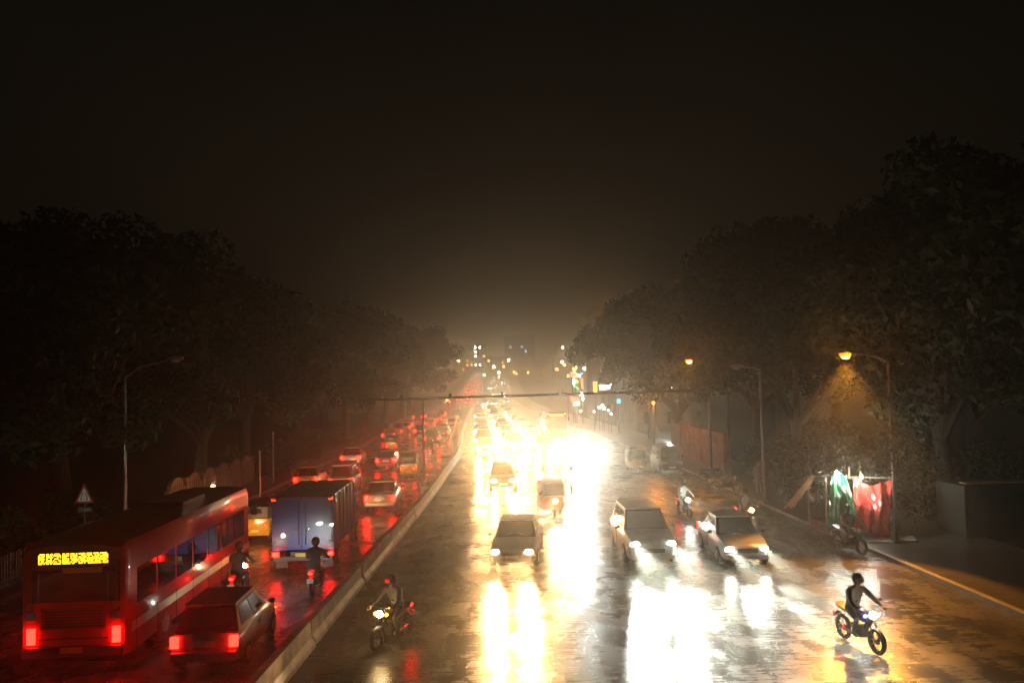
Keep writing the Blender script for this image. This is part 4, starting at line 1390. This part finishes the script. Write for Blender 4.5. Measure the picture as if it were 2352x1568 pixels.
def sign_box(x, y, z, w, h, c, s, label, post=True, d=.3):
    r_ = empty('lit_sign', (x, y, 0))
    tag(r_, label, 'sign', 'lit shop signs')
    MB().box((0, 0, z), (w + .12, d, h + .12)).build('case', M_BLACK, r_, bevel=.02)
    MB().box((0, -d / 2 - .01, z), (w, .02, h)).build('lit_face', em(label.replace(' ', '_')[:40], c, s), r_)
    if post:
        MB().tube([(0, d / 2 + .08, 0), (0, d / 2 + .08, z + h / 2)], .06, 8).build('post', M_DARKSTEEL, r_)
    return r_
def at(px, py, d):
    hor = 880 - .025 * (px - 1176)
    return (px - 1095) * d / 1900, CAM_H + (hor - py) * d / 1900
SG = [(1313, 860, 128, .85, .8, (1, .09, .06), 5, 'round-looking red sign below the tall orange lamp'),
      (1317, 876, 129, .5, .9, (.85, .85, 1), 8, 'small white sign just under the red one'),
      (1318, 917, 126, 1.25, .7, (1, .1, .08), 5, 'wide red sign under the garlanded mast'),
      (1321, 927, 126, .95, .5, (.08, 1, .5), 6, 'bright green sign lowest of the coloured signs'),
      (1335, 880, 127, .35, 1.6, (1, .12, .05), 5, 'narrow upright red sign right of the garlanded mast'),
      (1334, 858, 127, .45, .3, (.2, .45, 1), 3, 'small blue sign atop the upright red sign'),
      (1365, 891, 118, .5, 1.75, (1, .17, .008), 14, 'upright orange glowing sign beside the white-blue board'),
      (1384, 889, 118, 1.15, .62, (.62, .75, 1), 16, 'white-blue glowing board right of the orange sign'),
      (1397, 888, 117, .22, .6, (.5, .65, 1), 12, 'slim white-blue strip at the end of the glowing board'),
      (1418, 921, 100, .42, .5, (.05, .55, .75), 3, 'small cyan sign at the building corner'),
      (1302, 904, 135, 1.3, .16, (.8, 1, .95), 9, 'thin white light strip left of the coloured signs'),
      (1110, 861, 240, .55, .7, (.02, 1, .55), 10, 'small green signal light far up the road')]
for px, py, d, w, h, c, s, lb in SG:
    X, Z = at(px, py, d)
    sign_box(X, d, Z, w, h, c, s, lb)
# garlanded mast of green-yellow lights
X, Z = at(1322, 908, 127)
r_ = empty('garlanded_mast', (X, 127.5, 0))
tag(r_, 'tall mast wound with yellow-green fairy lights between the coloured signs', 'light mast')
MB().tube([(0, 0, 0), (-.15, 0, 12.2)], [.12, .05], 8).build('mast', M_DARKSTEEL, r_, smooth=True)
E_YG = em('yellowgreen', (.8, .75, .18), 7)
E_G = em('green', (.05, .9, .25), 6)
for k in range(34):
    z_ = 5.4 + k * .19
    a = k * 1.1
    wv = .34 * (1 - k / 44)
    MB().ball((math.cos(a) * wv - .1 * z_ / 12, -.15 + math.sin(a) * wv * .3, z_), .1, 7, 5).build('fairy_light', E_G if k < 6 else E_YG, r_)

# loose shop lights under the trees: bare lamps
SHOPL = ['highest one, above the white-blue board', 'largest, at the foot of the upright red sign', 'small, just below the largest lamp', 'left in the trio below the orange sign',
         'lowest of the trio below the orange sign', 'topmost of the trio below the orange sign', 'tiny, left of the trio and lower', 'tiny, right of the trio', 'rightmost and lowest of all', 'below the wide red sign']
for i, (px, py, d, s) in enumerate(((1402, 881, 117, .16), (1333, 905, 122, .3), (1336, 916, 122, .14), (1380, 931, 105, .13), (1384, 938, 105, .15), (1373, 935, 106, .13), (1361, 945, 104, .07), (1394, 942, 102, .08), (1400, 950, 100, .08), (1330, 944, 110, .1))):
    X, Z = at(px, py, d)
    r_ = empty('shop_lamp', (X, d, 0))
    tag(r_, 'bare white shop lamp on a post, ' + SHOPL[i], 'lamp', 'bare shop lamps below the coloured signs')
    MB().tube([(0, .05, 0), (0, .05, Z)], .03, 6).build('post', M_DARKSTEEL, r_)
    MB().ball((0, -.05, Z), s, 10, 8).build('globe', E_C, r_, smooth=True)

# ------------------------------------------------------------------ wet evening air
hz = MB().box((0, 350, 40), (2830, 2530, 84)).build('haze', bpy.data.materials.new('haze_air'))
tag(hz, kind='stuff')
hm = hz.data.materials[0]
hm.use_nodes = True
hn = hm.node_tree.nodes
for n in list(hn):
    hn.remove(n)
ho = hn.new('ShaderNodeOutputMaterial')
hv = hn.new('ShaderNodeVolumePrincipled')
hv.inputs['Color'].default_value = (.92, .88, .76, 1)
hv.inputs['Density'].default_value = HAZE
hv.inputs['Anisotropy'].default_value = .895
hm.node_tree.links.new(hv.outputs[0], ho.inputs['Volume'])
